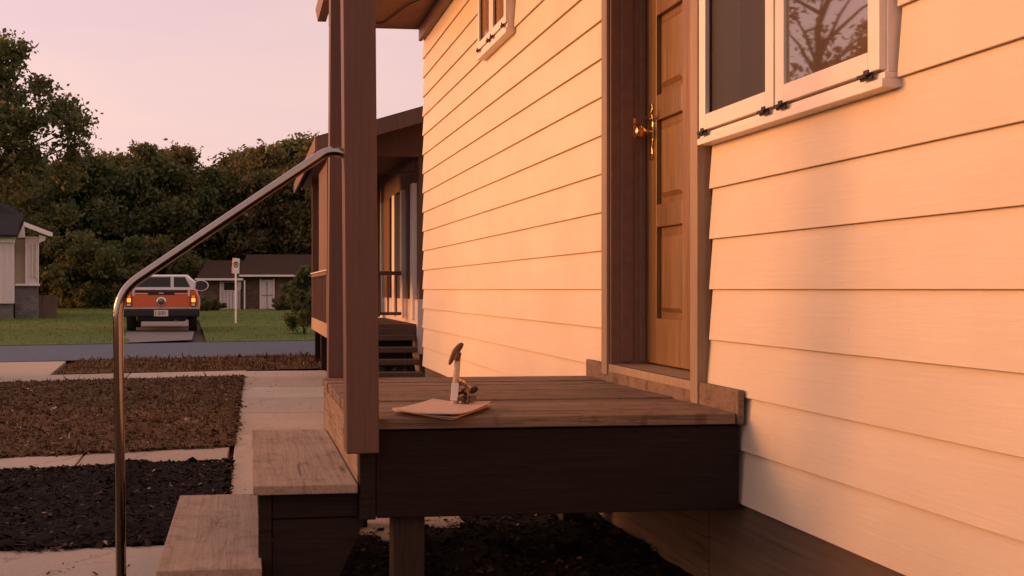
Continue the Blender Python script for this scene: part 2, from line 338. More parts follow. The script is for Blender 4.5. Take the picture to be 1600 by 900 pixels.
# planting beds and lawns (uneven sheets) with loose pieces on them
def scatter(name, quad, n, size, mat, z, kind='chip', seed=1, label=None, cat=None, zb=0.0, edge=.03):
    r = np.random.default_rng(seed); c = [np.array(p[:2], float) for p in quad]
    u = r.uniform(-edge, 1+edge, n); v = r.uniform(-edge, 1+edge, n)
    P = ((1-u)*(1-v))[:, None]*c[0]+(u*(1-v))[:, None]*c[1]+(u*v)[:, None]*c[2]+((1-u)*v)[:, None]*c[3]
    if zb:
        e_ = np.clip(np.minimum.reduce([u, 1-u, v, 1-v])*14, 0, 1)
        Z = np.array([z+zb*(noise.fractal(Vector((p[0]*2.2, p[1]*2.2, 3)), .9, 2.2, 4)*.9+.25)*k for p, k in zip(P, e_)])
    else: Z = np.full(n, z)
    s = size*r.lognormal(0, .45, n); a = r.uniform(0, 2*PI, n)
    if kind == 'chip':
        th = r.uniform(-.6, .6, n); ph = r.uniform(-.6, .6, n); asp = r.uniform(.25, .9, n)
        ux = np.column_stack([np.cos(a)*np.cos(th), np.sin(a)*np.cos(th), np.sin(th)]); uy = np.column_stack([-np.sin(a)*np.cos(ph), np.cos(a)*np.cos(ph), np.sin(ph)])
        C = np.column_stack([P, Z+s*.25]); q = s[:, None]; w_ = (s*asp)[:, None]
        V = np.stack([C-ux*q-uy*w_*.7, C+ux*q*.9-uy*w_, C+ux*q+uy*w_*.8, C-ux*q*.8+uy*w_], 1)
    else:                                            # blade
        lean = r.normal(0, .35, (n, 2))*s[:, None]; w_ = s*.14+.002
        C = np.column_stack([P, Z-.005]); dx = np.column_stack([np.cos(a)*w_, np.sin(a)*w_, np.zeros(n)])
        T = C+np.column_stack([lean, s]); V = np.stack([C-dx, C+dx, T+dx*.3, T-dx*.3], 1)
    me = np_mesh(name, V.reshape(-1, 3), np.arange(4*n).reshape(n, 4))
    o = link(name, me, mat); tag(o, label, cat, kind='stuff'); return o
def shrink(q, k):
    c = sum((Vector(p[:2]) for p in q), Vector((0, 0)))/4
    return [c+(Vector(p[:2])-c)*k for p in q]
kL = k0.to_2d()-(k1-k0).to_2d().normalized()*3
bed1 = [Vector((-6.5, 4.56)), Vector((-.13, 4.83)), Vector((-.115, k1.y-.01)), Vector((kL.x-.5, kL.y-.05))]
quad_patch('mulch_bed', bed1, M['mulch'], .008, 130, bump=.055)
scatter('mulch_chips', bed1, 45000, .0065, M['chips'], .008, seed=2, label='dark bark mulch chips in the bed beside the step path', cat='mulch', zb=.055, edge=.008)
bed2 = [Vector((k3.x-3, k3.y-.7)), Vector((-.115, k2.y+.01)), Vector((-.04, s1.y-.03)), Vector((s0.x-3, s0.y-.8))]
quad_patch('dirt_lawn', bed2, M['dirt'], .006, 130, bump=.05)
scatter('leaf_litter', bed2, 45000, .0085, M['litter'], .006, seed=3, label='brown leaf litter and dry grass over the patchy dirt lawn', cat='litter', zb=.05, edge=.004)
scatter('dry_grass', bed2, 26000, .018, M['litter'], .006, 'blade', 4, 'short dry grass tufts on the patchy dirt lawn', 'grass', zb=.05, edge=.004)
dn_ = Vector((d_.y, -d_.x))*.3; v0, v1 = G(84, 582).to_2d()+dn_, s2.to_2d()+d_*5+dn_; v2, v3 = G(500, 556).to_2d()+sdv*3, G(122, 563.6).to_2d()
bed3 = [v0, v1, v2, v3]
quad_patch('verge', bed3, M['dirt'], .003, 70, bump=.045)
scatter('verge_grass', bed3, 16000, .025, M['litter'], .003, 'blade', 5, 'dry grass and leaf litter on the verge beside the street', 'grass', zb=.045, edge=.002)
under = [Vector((-.10, 1.2)), Vector((1.72, 1.2)), Vector((1.72, 10.6)), Vector((1.01, 10.6))]
ub = [Vector((-.12, .8)), Vector((1.74, .8)), Vector((1.74, 5.6)), Vector((-.12, 4.74))]
quad_patch('bed_under_stoop', ub, M['mulch'], -.008, 110, bump=.05)
scatter('stoop_mulch_chips', ub, 34000, .0065, M['chips'], -.008, seed=6, label='dark mulch chips in the shade under the stoop', cat='mulch', zb=.05, edge=.0)
ub2 = [Vector((1.06, 5.3)), Vector((1.74, 5.3)), Vector((1.74, 14.5)), Vector((1.09, 14.5))]
quad_patch('bed_by_wall', ub2, M['mulch'], -.008, 40, bump=.03)
# lawns beyond the street, either side of the driveway
f0, f1, f2, f3 = G(-120, 541).to_2d(), G(190, 534).to_2d(), G(216, 502).to_2d(), G(-120, 498).to_2d()
lawnA = [f0, f1, f2, f3]
lawnB = [G(293, 529).to_2d(), G(800, 517).to_2d(), G(640, 487).to_2d(), G(301, 496).to_2d()]
def kerb(p): return street_pt((p-e0).dot(sdv), SW-.03)
lawnB[0] = kerb(lawnB[0]); lawnB[1] = street_pt(34, SW-.03); lawnB[2] = Vector((18, 66)); lawnB[3] = at(303, 470, 66).to_2d()
lawnA[0] = street_pt(-20, SW-.03); lawnA[1] = kerb(lawnA[1]); lawnA[2] = at(228, 470, 66).to_2d(); lawnA[3] = at(-160, 470, 66).to_2d()
for nm, q, sdn in (('lawn', lawnA, 8), ('lawn', lawnB, 9)):
    quad_patch(nm, q, M['lawn'], .012, 90, bump=.08)
    scatter('grass', q, 110000, .022, M['grass'], .012, 'blade', sdn, ('mown green grass left of the driveway beyond the street', 'mown green grass around the white street sign')[sdn-8], 'grass', zb=.08, edge=.0)

def spill(name, a, b, wd, n, mat, seed, label, cat):
    a, b = Vector(a[:2]), Vector(b[:2]); t = (b-a).normalized(); nn = Vector((-t.y, t.x))*wd; r_ = random.Random(seed); u = 0
    # ragged tongues of loose bits lying over the slab edge
    k = 0; L = (b-a).length; pts = []
    q = np.random.default_rng(seed); ts = q.uniform(0, 1, n); dd = np.abs(q.normal(0, .35, n))
    dd = dd*np.array([.35+.9*abs(noise.noise(Vector((t_*L*2.3, seed, 0))))*1.6 for t_ in ts])
    P = np.array([[*(a.lerp(b, t_)+nn*d_2)] for t_, d_2 in zip(ts, dd)]); s_ = .0075*q.lognormal(0, .4, n); an = q.uniform(0, 2*PI, n); asp = q.uniform(.35, .9, n)
    ux = np.column_stack([np.cos(an), np.sin(an), q.normal(0, .35, n)]); uy = np.column_stack([-np.sin(an), np.cos(an), q.normal(0, .35, n)])
    C = np.column_stack([P, np.full(n, .004)+s_*.35+np.clip(.5-dd, 0, 1)*.012]); V = np.stack([C-ux*s_[:, None]-uy*(s_*asp)[:, None], C+ux*s_[:, None]-uy*(s_*asp)[:, None], C+ux*s_[:, None]+uy*(s_*asp)[:, None], C-ux*s_[:, None]+uy*(s_*asp)[:, None]], 1)
    o = link(name, np_mesh(name, V.reshape(-1, 3), np.arange(4*n).reshape(n, 4)), mat); tag(o, label, cat, kind='stuff')
spill('spilled_mulch', kL, (-.12, k1.y), .10, 4200, M['chips'], 71, 'dark mulch spilled over the near edge of the narrow path', 'mulch')
spill('spilled_mulch', (-.13, 4.82), (-6.5, 4.56), .12, 4200, M['chips'], 72, 'dark mulch spilled over the far edge of the step path', 'mulch')
spill('spilled_mulch', (-.11, k1.y), (-.11, 4.82), .07, 1200, M['chips'], 75, 'dark mulch spilled on the walkway edge', 'mulch')
spill('spilled_litter', (-.115, k2.y), (k3.x-2, k3.y-.5), .09, 3000, M['litter'], 73, 'leaf litter spilled over the far edge of the narrow path', 'litter')
spill('spilled_litter', (-.05, s1.y), (-.11, k2.y), .10, 2600, M['litter'], 74, 'leaf litter spilled on the walkway edge', 'litter')
scatter('fallen_leaves', [Vector((-.1, 5.3)), Vector((1.0, 5.3)), Vector((1.05, 14.8)), Vector((0, 14.8))], 150, .006, M['litter'], .004, seed=61, label='small fallen leaves and crumbs scattered on the house walkway', cat='leaves', edge=0)
scatter('fallen_leaves', [Vector((-6, 3.3)), Vector((-.2, 3.5)), Vector((-.2, 4.75)), Vector((-6, 4.5))], 200, .006, M['litter'], .004, seed=62, label='crumbs of mulch and leaf scattered on the step path', cat='leaves', edge=0)
# ------------------------------------------------------------------ the cream house
W = 1.646; YE = 10.46; CO = .18
house = empty('cream_house', (W+2, 4, 0), 'cream lap-sided house with brown door, standing behind the wooden stoop', 'house')
# core behind the boards
core = MB(); XC = W+.028
def wall_rect(y0, y1, z0, z1): core.box(XC, XC+.09, y0, y1, z0, z1)
DY0, DY1 = 3.96, 4.90                                  # door opening along the wall
WZ0, WZ1, WY0, WY1 = 1.585, 2.62, 2.70, 3.868          # large window
NZ0, NZ1, NY0, NY1 = 2.66, 3.30, 6.83, 7.69            # small high window
WT = 3.53
for r in ((-3, WY0, .35, WT), (WY0, DY0-.1, .35, WZ0), (WY0, DY0-.1, WZ1, WT), (DY0-.1, DY0-.012, .35, WT), (DY0-.012, DY1+.012, .35, .62), (DY0-.012, DY1+.012, 2.81, WT), (DY1+.012, NY0, .35, WT),
          (NY0, NY1, .35, NZ0), (NY0, NY1, NZ1, WT), (NY1, YE-.01, .35, WT)): wall_rect(*r)
core.box(XC+.09, W+7, -3, -2.9, .35, WT); core.box(XC+.09, W+7, YE-.11, YE-.01, .35, WT); core.box(W+6.9, W+7, -2.9, YE-.11, .35, WT)
core.build('wall', M['siding'], house)
def board(y0, y1, z, h=.20):
    t = h/.2*.014
    MB().prism([(0, 0, 0), (.010, 0, .0), (.010+t, 0, h), (t+.002, 0, h)], (W, y0, z), (W, y1, z)).build('siding_board', M['siding'], house, bevel=.0015)
rj = random.Random(3)
for k in range(-4, 14):
    z = HC+CO*k; zt = z+CO
    h = min(.2, WT-z-.01)
    right = [(-3, 3.862)]; left = [(4.995, YE)]
    if z > WZ0+.01 and z < WZ1-.05: right = [(-3, WY0-.012)]
    if z < .72: right = [(-3, 3.885)]
    if z < .48: right = [(-3, 4.94)]; left = [(4.94, YE)]
    if z > 2.86: right = [(-3, 4.4)]; left = [(4.4, YE)]
    if zt > NZ0+.03 and z < NZ1: left = [(left[0][0], NY0-.01), (NY1+.01, YE)]
    segs = []
    for (a, b) in right+left:
        cut = None
        if b == YE and a < 6: cut = 6.92 if k <= -2 else (rj.uniform(6, 9.5) if rj.random() < .35 else None)
        if a == -3 and rj.random() < .5: cut = rj.uniform(-1.5, 1.3)
        if cut and not (NY0-.1 < cut < NY1+.1): segs += [(a, cut-.0015), (cut+.0015, b)]
        else: segs.append((a, b))
    for a, b in segs: board(a, b, z, h)
# skirting below the siding
for y0, y1 in ((-3, 1.35), (1.36, 3.9), (3.91, 6.3), (6.31, 8.6), (8.61, YE-.05)):
    B('skirt_panel', M['ply'], house, W+.018, W+.05, y0, y1, -.06, .362, bevel=.003)
# roof, soffit, fascia, gutter
EX = .77
roof = MB().prism([(0, 0, 0), (W+3.6-EX, 0, 1.1), (W+3.6-EX, 0, 1.2), (0, 0, .1)], (EX, -3.3, WT+.16), (EX, YE+.12, WT+.16)).build('roof', M['shingle'], house)
MB().prism([(0, 0, 0), (4.2, 0, -1.27), (4.2, 0, -1.17), (0, 0, .1)], (W+3.61, -3.3, WT+1.26), (W+3.61, YE+.12, WT+1.26)).build('roof', M['shingle'], house)
sfm = wood('soffit_wood', (.26, .14, .08), (.36, .2, .12), 'y', .6, 30, .3, .2)
B('soffit', sfm, house, EX+.03, W-.003, -3.2, YE+.06, WT+.005, WT+.03)
B('fascia', M['brown_paint'], house, EX, EX+.028, -3.2, YE+.08, WT-.0, WT+.17, bevel=.003)
B('fascia', M['brown_paint'], house, EX+.03, W+.1, YE+.062, YE+.085, WT-.002, WT+.17, bevel=.003)
B('frieze_board', M['brown_paint'], house, W-.035, W-.004, -3.1, YE, WT-.13, WT+.003, bevel=.003)
MB().prism([(0, 0, 0), (-.02, 0, -.05), (-.02, 0, -.11), (-.10, 0, -.11), (-.12, 0, 0), (-.115, 0, 0), (-.095, 0, -.104), (-.026, 0, -.104), (-.006, 0, 0)], (EX-.002, 5.8, WT+.16), (EX-.002, YE+.10, WT+.16)).build('gutter', M['brown_paint'], house)
MB().tube([(EX+.25, YE+.05, WT-.004), (EX+.5, YE-.2, WT-.006), (EX+.62, YE-.9, WT-.012), (W-.05, YE-1.3, WT-.006)], .006, 6).build('soffit_cable', M['black'], house)
# ---- door
XD = 1.794
dz0 = .742; dz1 = dz0+2.04
door = B('door', M['door'], house, XD+.022, XD+.05, DY0+.005, DY1-.005, dz0, dz1)
def dbox(name, y0, y1, z0, z1, x0=XD, x1=XD+.023, bev=.003, m='door'): return B(name, M[m], door, x0, x1, y0, y1, z0, z1, bevel=bev)
ys = [DY0+.005, DY0+.125, DY0+.40, DY0+.52, DY1-.125, DY1-.005]
for a, b in ((0, 1), (2, 3), (4, 5)): dbox('stile', ys[a], ys[b], dz0, dz1)
rows = [(dz0, .20), (dz0+.60, .10), (dz0+1.07, .11), (dz0+1.53, .1), (dz1-.12, .12)]
for zr, hr in rows:
    for a, b in ((1, 2), (3, 4)): dbox('rail', ys[a]+.001, ys[b]-.001, zr, zr+hr)
for i in range(4):
    za, zb = rows[i][0]+rows[i][1], rows[i+1][0]
    for a, b in ((1, 2), (3, 4)):
        y0, y1 = ys[a]+.028, ys[b]-.028; z0, z1 = za+.028, zb-.028
        m = MB(); x0 = XD+.006; x1 = XD+.022; q = .02
        m.add([(x1, y0, z0), (x1, y1, z0), (x1, y1, z1), (x1, y0, z1), (x0, y0+q, z0+q), (x0, y1-q, z0+q), (x0, y1-q, z1-q), (x0, y0+q, z1-q)],
              [(0,1,5,4),(1,2,6,5),(2,3,7,6),(3,0,4,7),(4,5,6,7)]); m.build('raised_panel', M['door'], door)
# handle set
hy = SY(1018, XD); hz = 1.77
Mh = Matrix.Translation((XD-.001, DY1-.075, hz)) @ Matrix.Rotation(-PI/2, 4, 'Y')
pl = MB(); prof = [(.012, .125), (.020, .10), (.014, .075), (.024, .04), (.026, 0), (.024, -.04), (.014, -.075), (.020, -.10), (.012, -.125)]
pts = [(0, w_, z_) for w_, z_ in prof]+[(0, -w_, z_) for w_, z_ in prof[::-1]]
pl.prism(pts, (XD-.008, DY1-.075, hz), (XD-.0005, DY1-.075, hz)); plate = pl.build('handle_plate', M['brass'], door, bevel=.002)
MB().lathe([(.012, 0), (.011, .03), (.014, .036), (.027, .048), (.031, .062), (.026, .076), (.010, .082)], Mh, 18).build('knob', M['brass'], door, smooth=True)
MB().tube([(XD-.012, DY1-.075, hz+.055), (XD-.03, DY1-.085, hz+.055), (XD-.034, DY1-.14, hz+.06), (XD-.03, DY1-.155, hz+.085)], [.007, .007, .006, .005], 8).build('thumb_latch', M['brass'], door, smooth=True)
# frame: dark jambs with a stop, wooden casings, threshold
fr = B('door_frame', M['brown_paint'], house, W-.0175, XD+.05, DY1, DY1+.03, .68, 2.83, bevel=.002)
def fb(name, m, *a, bevel=.003): return B(name, M[m], fr, *a, bevel=bevel)
fb('jamb', 'brown_paint', W-.005, XD+.05, DY0-.03, DY0, .68, 2.83)
fb('head_jamb', 'brown_paint', W-.005, XD+.05, DY0+.001, DY1-.001, 2.785, 2.83)
fb('door_stop', 'brown_paint', W+.03, W+.085, DY1-.008, DY1-.001, .745, 2.78)
fb('door_stop', 'brown_paint', XD-.03, XD-.004, DY1-.006, DY1-.001, .745, 2.78)
fb('strike_plate', 'brass', XD-.09, XD-.05, DY1-.003, DY1-.0005, hz-.02, hz+.07, bevel=0)
fb('casing', 'casing', W-.034, W-.018, DY1+.012, DY1+.088, .685, 2.92); fb('casing_back', 'brown_paint', W-.0178, W+.02, DY1+.031, DY1+.084, .685, 2.92)
fb('casing', 'casing', W-.034, W+.02, DY0-.075, DY0-.008, .645, 2.92)
fb('casing', 'casing', W-.034, W+.02, DY0-.074, DY1+.087, 2.922, 3.01)
fb('threshold', 'casing', W-.028, XD+.05, DY0+.001, DY1-.001, .70, .734)
B('interior_panel', M['void'], house, XD+.08, XD+.1, DY0-.2, DY1+.2, .6, 2.9)
# ---- large window (two sashes)
def window(y0, y1, z0, z1, panes, pan_mats, depth=.034, st=.055, latches=True, sill=.042):
    fr = MB(); xo = W-depth; t = .028
    win = B('window', M['white_trim'], house, xo+.016, W+.03, y0, y0+t, z0+sill, z1, bevel=.003)
    def p(n, m, *a, bev=.003): return B(n, m, win, *a, bevel=bev)
    p('frame', M['white_trim'], xo+.016, W+.03, y1-t, y1, z0+sill, z1); p('frame', M['white_trim'], xo+.016, W+.03, y0+t+.001, y1-t-.001, z1-t, z1)
    p('sill', M['white_trim'], xo-.006, W+.03, y0-.010, y1+.004, z0, z0+sill*.55); p('sill', M['white_trim'], xo+.004, W+.03, y0-.006, y1+.002, z0+sill*.56, z0+sill-.001)
    n = panes; wd = (y1-y0)/n
    for i in range(n):
        a, b = y0+wd*i+.006, y0+wd*(i+1)-.006; za, zb = z0+sill+.006, z1-.01
        s = p('sash', M['white_trim'], xo-.004, xo+.03, a, a+st, za, zb)
        p('sash', M['white_trim'], xo-.004, xo+.03, b-st, b, za, zb); p('sash', M['white_trim'], xo-.004, xo+.03, a+st+.001, b-st-.001, za, za+st); p('sash', M['white_trim'], xo-.004, xo+.03, a+st+.001, b-st-.001, zb-st, zb)
        p('bead', M['black'], xo+.012, xo+.02, a+st, a+st+.007, za+st, zb-st, bev=0); p('bead', M['black'], xo+.012, xo+.02, b-st-.007, b-st, za+st, zb-st, bev=0)
        if pan_mats[i] is M['pane_mirror']:                # pane turned slightly so that its reflection misses the back post
            yc = (a+b)/2; Mp = Matrix.Translation((xo+.02, yc, 0)) @ Matrix.Rotation(math.radians(2.8), 4, 'Z') @ Matrix.Translation((-xo-.02, -yc, 0))
            B('pane', pan_mats[i], win, xo+.018, xo+.022, a+st-.004, b-st+.004, za+st-.01, zb-st+.01, M=Mp)
        else: p('pane', pan_mats[i], xo+.018, xo+.024, a+st-.01, b-st+.01, za+st-.01, zb-st+.01, bev=0)
        if latches:
            for yy in (a+.05, b-.05):
                m = MB(); m.box(xo-.012, xo-.0045, yy-.028, yy+.028, z0+sill-.014, z0+sill+.004); m.box(xo-.02, xo-.011, yy-.012, yy+.03, z0+sill-.008, z0+sill+.002); m.box(xo-.024, xo-.018, yy-.03, yy-.008, z0+sill-.004, z0+sill+.009)
                m.build('latch', M['black'], win, bevel=.0015)
    if pan_mats[0] is M['pane_dark']: p('flashing', M['brown_paint'], W-.012, W+.02, y0-.045, y0-.014, z0+.03, z1, bev=.002)
    return win
window(WY0, WY1, WZ0, WZ1, 2, [M['pane_mirror'], M['pane_dark']])
window(NY0, NY1, NZ0, NZ1, 2, [M['pane_amber'], M['pane_amber']], depth=.045, st=.05, sill=.06)
cv = MB(); nn_ = 60; ya, yb = WY0+.56, WY1-.16
for i in range(nn_+1):
    y_ = ya+(yb-ya)*i/nn_; x_ = W+.10+.018*math.sin(i*.9)+.008*math.sin(i*2.3)
    cv.v += [(x_, y_, WZ0-.05), (x_, y_, WZ1+.05)]
cv.f = [(2*i, 2*i+2, 2*i+3, 2*i+1) for i in range(nn_)]
cv.build('curtain', M['curtain'], house, smooth=True)
B('interior_wall', M['void'], house, W+.35, W+.37, WY0-.3, WY1+.05, 1.2, 2.9)
B('curtain', M['void'], house, W+.1, W+.11, NY0-.1, NY1+.1, NZ0-.1, NZ1+.1)

# ------------------------------------------------------------------ wooden stoop with steps and roof posts
DZ = .657; DXL, DYF, DYB = .36, 3.588, 5.214
stoop = empty('wooden_stoop', ((DXL+W)/2, (DYF+DYB)/2, 0), 'weathered wooden stoop with two side steps below the brown door', 'stoop')
nb = 12; bw = (DYB-DYF)/nb; rb = random.Random(5)
for i in range(nb):
    y0 = DYF-.02 if i == 0 else DYF+bw*i; dz = rb.uniform(-.003, .003)
    B('deck_board', M['deck'], stoop, DXL-.004+rb.uniform(-.004, .004), W-.03, y0+.003, DYF+bw*(i+1)-.003, DZ-.036+dz, DZ+dz, bevel=.004)
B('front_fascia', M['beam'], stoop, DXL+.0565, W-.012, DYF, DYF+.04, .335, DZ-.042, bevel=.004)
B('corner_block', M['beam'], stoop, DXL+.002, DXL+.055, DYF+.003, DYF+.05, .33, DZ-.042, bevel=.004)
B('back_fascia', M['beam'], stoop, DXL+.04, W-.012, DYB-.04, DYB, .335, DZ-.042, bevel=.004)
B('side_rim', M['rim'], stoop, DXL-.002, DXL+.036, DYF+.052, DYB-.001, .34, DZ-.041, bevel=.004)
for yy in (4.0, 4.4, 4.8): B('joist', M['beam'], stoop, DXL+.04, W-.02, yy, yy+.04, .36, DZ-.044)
B('ledger_board', M['deck'], stoop, W-.027, W-.004, DYF-.025, DYB+.03, DZ-.0355, .735, bevel=.004)
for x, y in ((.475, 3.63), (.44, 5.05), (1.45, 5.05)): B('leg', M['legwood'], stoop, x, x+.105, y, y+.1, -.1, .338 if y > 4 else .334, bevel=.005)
# steps
UZ, LZ = .449, .212
UY0, UY1, LY0, LY1 = 3.575, 5.0, 3.49, 4.76
B('tread', M['tread'], stoop, .022, DXL-.006, UY0, UY1, UZ-.03, UZ, bevel=.004)
B('tread', M['tread'], stoop, -.272, .05, LY0, LY1, LZ-.03, LZ, bevel=.004)
for y in (UY0+.05, 4.85): 
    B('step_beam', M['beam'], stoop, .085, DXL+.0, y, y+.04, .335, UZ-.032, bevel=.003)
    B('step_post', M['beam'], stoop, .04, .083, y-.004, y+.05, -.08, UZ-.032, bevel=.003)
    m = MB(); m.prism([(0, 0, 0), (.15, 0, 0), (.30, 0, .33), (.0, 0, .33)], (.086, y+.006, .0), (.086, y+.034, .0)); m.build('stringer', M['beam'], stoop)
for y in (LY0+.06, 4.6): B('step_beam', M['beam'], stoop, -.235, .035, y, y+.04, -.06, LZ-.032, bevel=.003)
# roof posts
def post(x0, x1, y0, y1, z0, z1, lean):
    m = MB(); n = 8
    for i in range(n):
        pass
    Mx = Matrix.Translation(((x0+x1)/2, 0, z0)) @ Matrix.Rotation(lean, 4, 'Y') @ Matrix.Translation((-(x0+x1)/2, 0, -z0))
    return B('roof_post', M['post_paint'], stoop, x0, x1, y0, y1, z0, z1, bevel=.004, M=Mx)
post(.311, .414, 3.492, 3.583, .557, 3.42, -.008)
post(.378, .475, DYB+.004, DYB+.098, .45, 3.42, .006)
# porch roof carried by the posts (above the picture)
B('porch_beam', M['brown_paint'], stoop, .29, .44, 3.35, 5.45, 3.42, 3.56, bevel=.004)
B('porch_soffit', sfm, stoop, .26, EX-.13, 3.3, 5.5, 3.562, 3.58)

# ------------------------------------------------------------------ handrail
hr = MB()
path = [at(189, 1100, 3.40), at(184, 480, 3.40)]
def arc(p0, p1, p2, r, n=8):
    a = (p0-p1).normalized(); b = (p2-p1).normalized(); out = []
    for i in range(n+1):
        t = i/n; q0 = p1+a*r*(1-t); q1 = p1+b*r*t; out.append(q0.lerp(q1, t))
    return out
p0 = at(191, 1005, 3.42); p0.z = -.1; p1 = at(184, 457, 3.42); p2 = at(517, 232, 3.53); p3 = at(552, 246, 3.535)
pts = [p0, (p0+p1)/2]+arc(p0, p1, p2, .075)+[p1.lerp(p2, .5)]+arc(p1, p2, p3, .045)+[p3]
rail = hr.tube(pts, .0158, 16).build('handrail', M['steel'], None, org=(p0.x, p0.y, 0), smooth=True)
tag(rail, 'bent shiny steel pipe handrail beside the wooden steps', 'handrail')
fl = MB().lathe([(.05, 0), (.05, .008), (.022, .012), (.022, .04)], Matrix.Translation((p0.x, p0.y, .002)), 16).build('base_flange', M['steel'], rail)

# ------------------------------------------------------------------ things on the deck
def paper(pix, z, t, mat, label, curl, seed):
    r = random.Random(seed); c = [G(x, y, z) for x, y in pix]; n = 10; v = []; f = []
    for k in range(2):
        for i in range(n):
            for j in range(n):
                u, w_ = i/(n-1), j/(n-1); p = c[0]*(1-u)*(1-w_)+c[1]*u*(1-w_)+c[2]*u*w_+c[3]*(1-u)*w_
                zz = z+(t if k else 0)+curl*(abs(u-.5)*2)**3*(.5+.5*math.sin(w_*4+seed))+.0006*math.sin(7*u+5*w_+seed)
                v.append((p.x, p.y, zz))
    I = lambda k, i, j: k*n*n+i*n+j
    for i in range(n-1):
        for j in range(n-1): f += [(I(1,i,j), I(1,i+1,j), I(1,i+1,j+1), I(1,i,j+1)), (I(0,i,j), I(0,i,j+1), I(0,i+1,j+1), I(0,i+1,j))]
    for i in range(n-1):
        for j0, s_ in ((0, 1), (n-1, -1)):
            f += [(I(0,i,j0), I(0,i+1,j0), I(1,i+1,j0), I(1,i,j0)), (I(0,j0,i), I(0,j0,i+1), I(1,j0,i+1), I(1,j0,i))]
    o = MB().add(v, f).build('paper_folder', mat, None, org=(c[0]+c[2])/2*1.0, smooth=True)
    tag(o, label, 'folder', 'paper folders stacked on the deck'); return o
zt = DZ+.0045
paper([(616, 645), (690, 629), (764, 636), (708, 656)], zt, .004, M['paper2'], 'lowest buff paper folder, lying on the deck boards', .004, 1)
paper([(612, 642.5), (680, 627), (766, 633.5), (712, 654)], zt+.0075, .003, M['paper'], 'middle buff paper folder of the stack on the deck', .004, 2)
paper([(613, 641), (676, 626), (767, 632), (711, 651.5)], zt+.0145, .003, M['paper'], 'topmost buff paper folder, under the tool and keys on the deck', .009, 3)
TD = 3.86; zb = zt+.02
def T(px, py, dd=0.0): return at(px, py, TD+dd)
tool = empty('hammer', T(712, 637), 'small hammer with beaked brown head and speckled handle standing on papers', 'hammer')
MB().tube([T(709, 637), T(710, 625), T(712, 600), T(714, 575), T(716, 552)], [.010, .0115, .0115, .0105, .010], 10, .75).build('handle', M['ivory'], tool, smooth=True)
MB().tube([T(702, 570), T(704, 565), T(707, 558), T(712, 550), T(717, 543), T(721, 538.5), T(723.5, 536.5)], [.004, .0075, .0095, .0135, .0115, .009, .004], 12, .8).build('head', M['rust'], tool, smooth=True)
MB().tube([T(712, 563), T(716, 550)], [.013, .0125], 10).build('collar', M['rust'], tool)
m = MB(); a = [T(706, 598, -.02), T(717, 599, -.02), T(714, 626, -.025), T(703.5, 625, -.025)]; nn = Vector((0, -.004, 0))
m.add([p for p in a]+[p+nn for p in a], [(0,1,2,3),(7,6,5,4),(0,4,5,1),(1,5,6,2),(2,6,7,3),(3,7,4,0)]); m.build('tag', M['white_tag'], tool, bevel=.001)
keys = empty('key_bunch', T(724, 637), 'bunch of dark and brass keys on a ring beside the hammer', 'keys')
rc = T(722, 618, -.015); rp = []
for i in range(25):
    a_ = 2*PI*i/24; rp.append(rc+Vector((.017*math.cos(a_), -.03*math.cos(a_), .0415*math.sin(a_))))
MB().tube(rp, .0055, 8, cap=False).build('ring', M['gunmetal'], keys, smooth=True)
rk = random.Random(9)
for i in range(9):
    c = T(730+rk.uniform(-2, 10), 612+rk.uniform(-9, 14), rk.uniform(-.02, .03)); R_ = Matrix.Translation(c) @ Matrix.Rotation(rk.uniform(0, 3), 4, 'Y') @ Matrix.Rotation(rk.uniform(-.6, .6), 4, 'Z')
    m = MB(); m.lathe([(.003, -.002), (.013, -.002), (.013, .002), (.003, .002)], R_ @ Matrix.Rotation(PI/2, 4, 'X'), 12); m.box(-.004, .004, -.0015, .0015, -.045, -.011, R_)
    for q in range(3): m.box(.004, .0065, -.0014, .0014, -.042+q*.008, -.038+q*.008, R_)
    m.build('key', M['brass'] if i % 3 == 0 else M['gunmetal'], keys)
MB().lathe([(.004, -.014), (.009, -.011), (.011, 0), (.009, .011), (.004, .014)], Matrix.Translation(T(741, 609, -.01)) @ Matrix.Rotation(.9, 4, 'Y'), 12).build('fob', M['black'], keys, smooth=True)

# ------------------------------------------------------------------ debris under the stoop
def leaf_clump(name, loc, n, r, size, mat, label, cat, seed, up=.6):
    q = np.random.default_rng(seed); P = q.normal(0, 1, (n, 3))*np.array([r, r, r*up])+np.array([0, 0, r*up*.9]); P[:, 2] = np.abs(P[:, 2])
    o = link(name, leaf_quads(name, P, size, q), mat, None, loc); tag(o, label, cat); return o
def leaf_quads(name, P, size, q):
    n = len(P); s = size*q.lognormal(0, .3, n)
    a = q.normal(0, 1, (n, 3)); a /= np.linalg.norm(a, axis=1)[:, None]; b = q.normal(0, 1, (n, 3)); b -= a*(a*b).sum(1)[:, None]; b /= np.linalg.norm(b, axis=1)[:, None]
    V = np.stack([P-a*s[:, None], P-b*(s*.55)[:, None], P+a*s[:, None], P+b*(s*.55)[:, None]], 1)
    return np_mesh(name, V.reshape(-1, 3), np.arange(4*n).reshape(n, 4))
for i, (px, py, r, lb) in enumerate(((1052, 862, .05, 'clump of dried pale leaves by the skirting under the stoop'), (1088, 850, .045, 'smaller clump of dried leaves against the house skirting'))):
    p = G(px, py); leaf_clump('dried_weed', (p.x, p.y, .0), 60, r, .022, M['dry_leaf'], lb, 'dry plant', 30+i, .9)

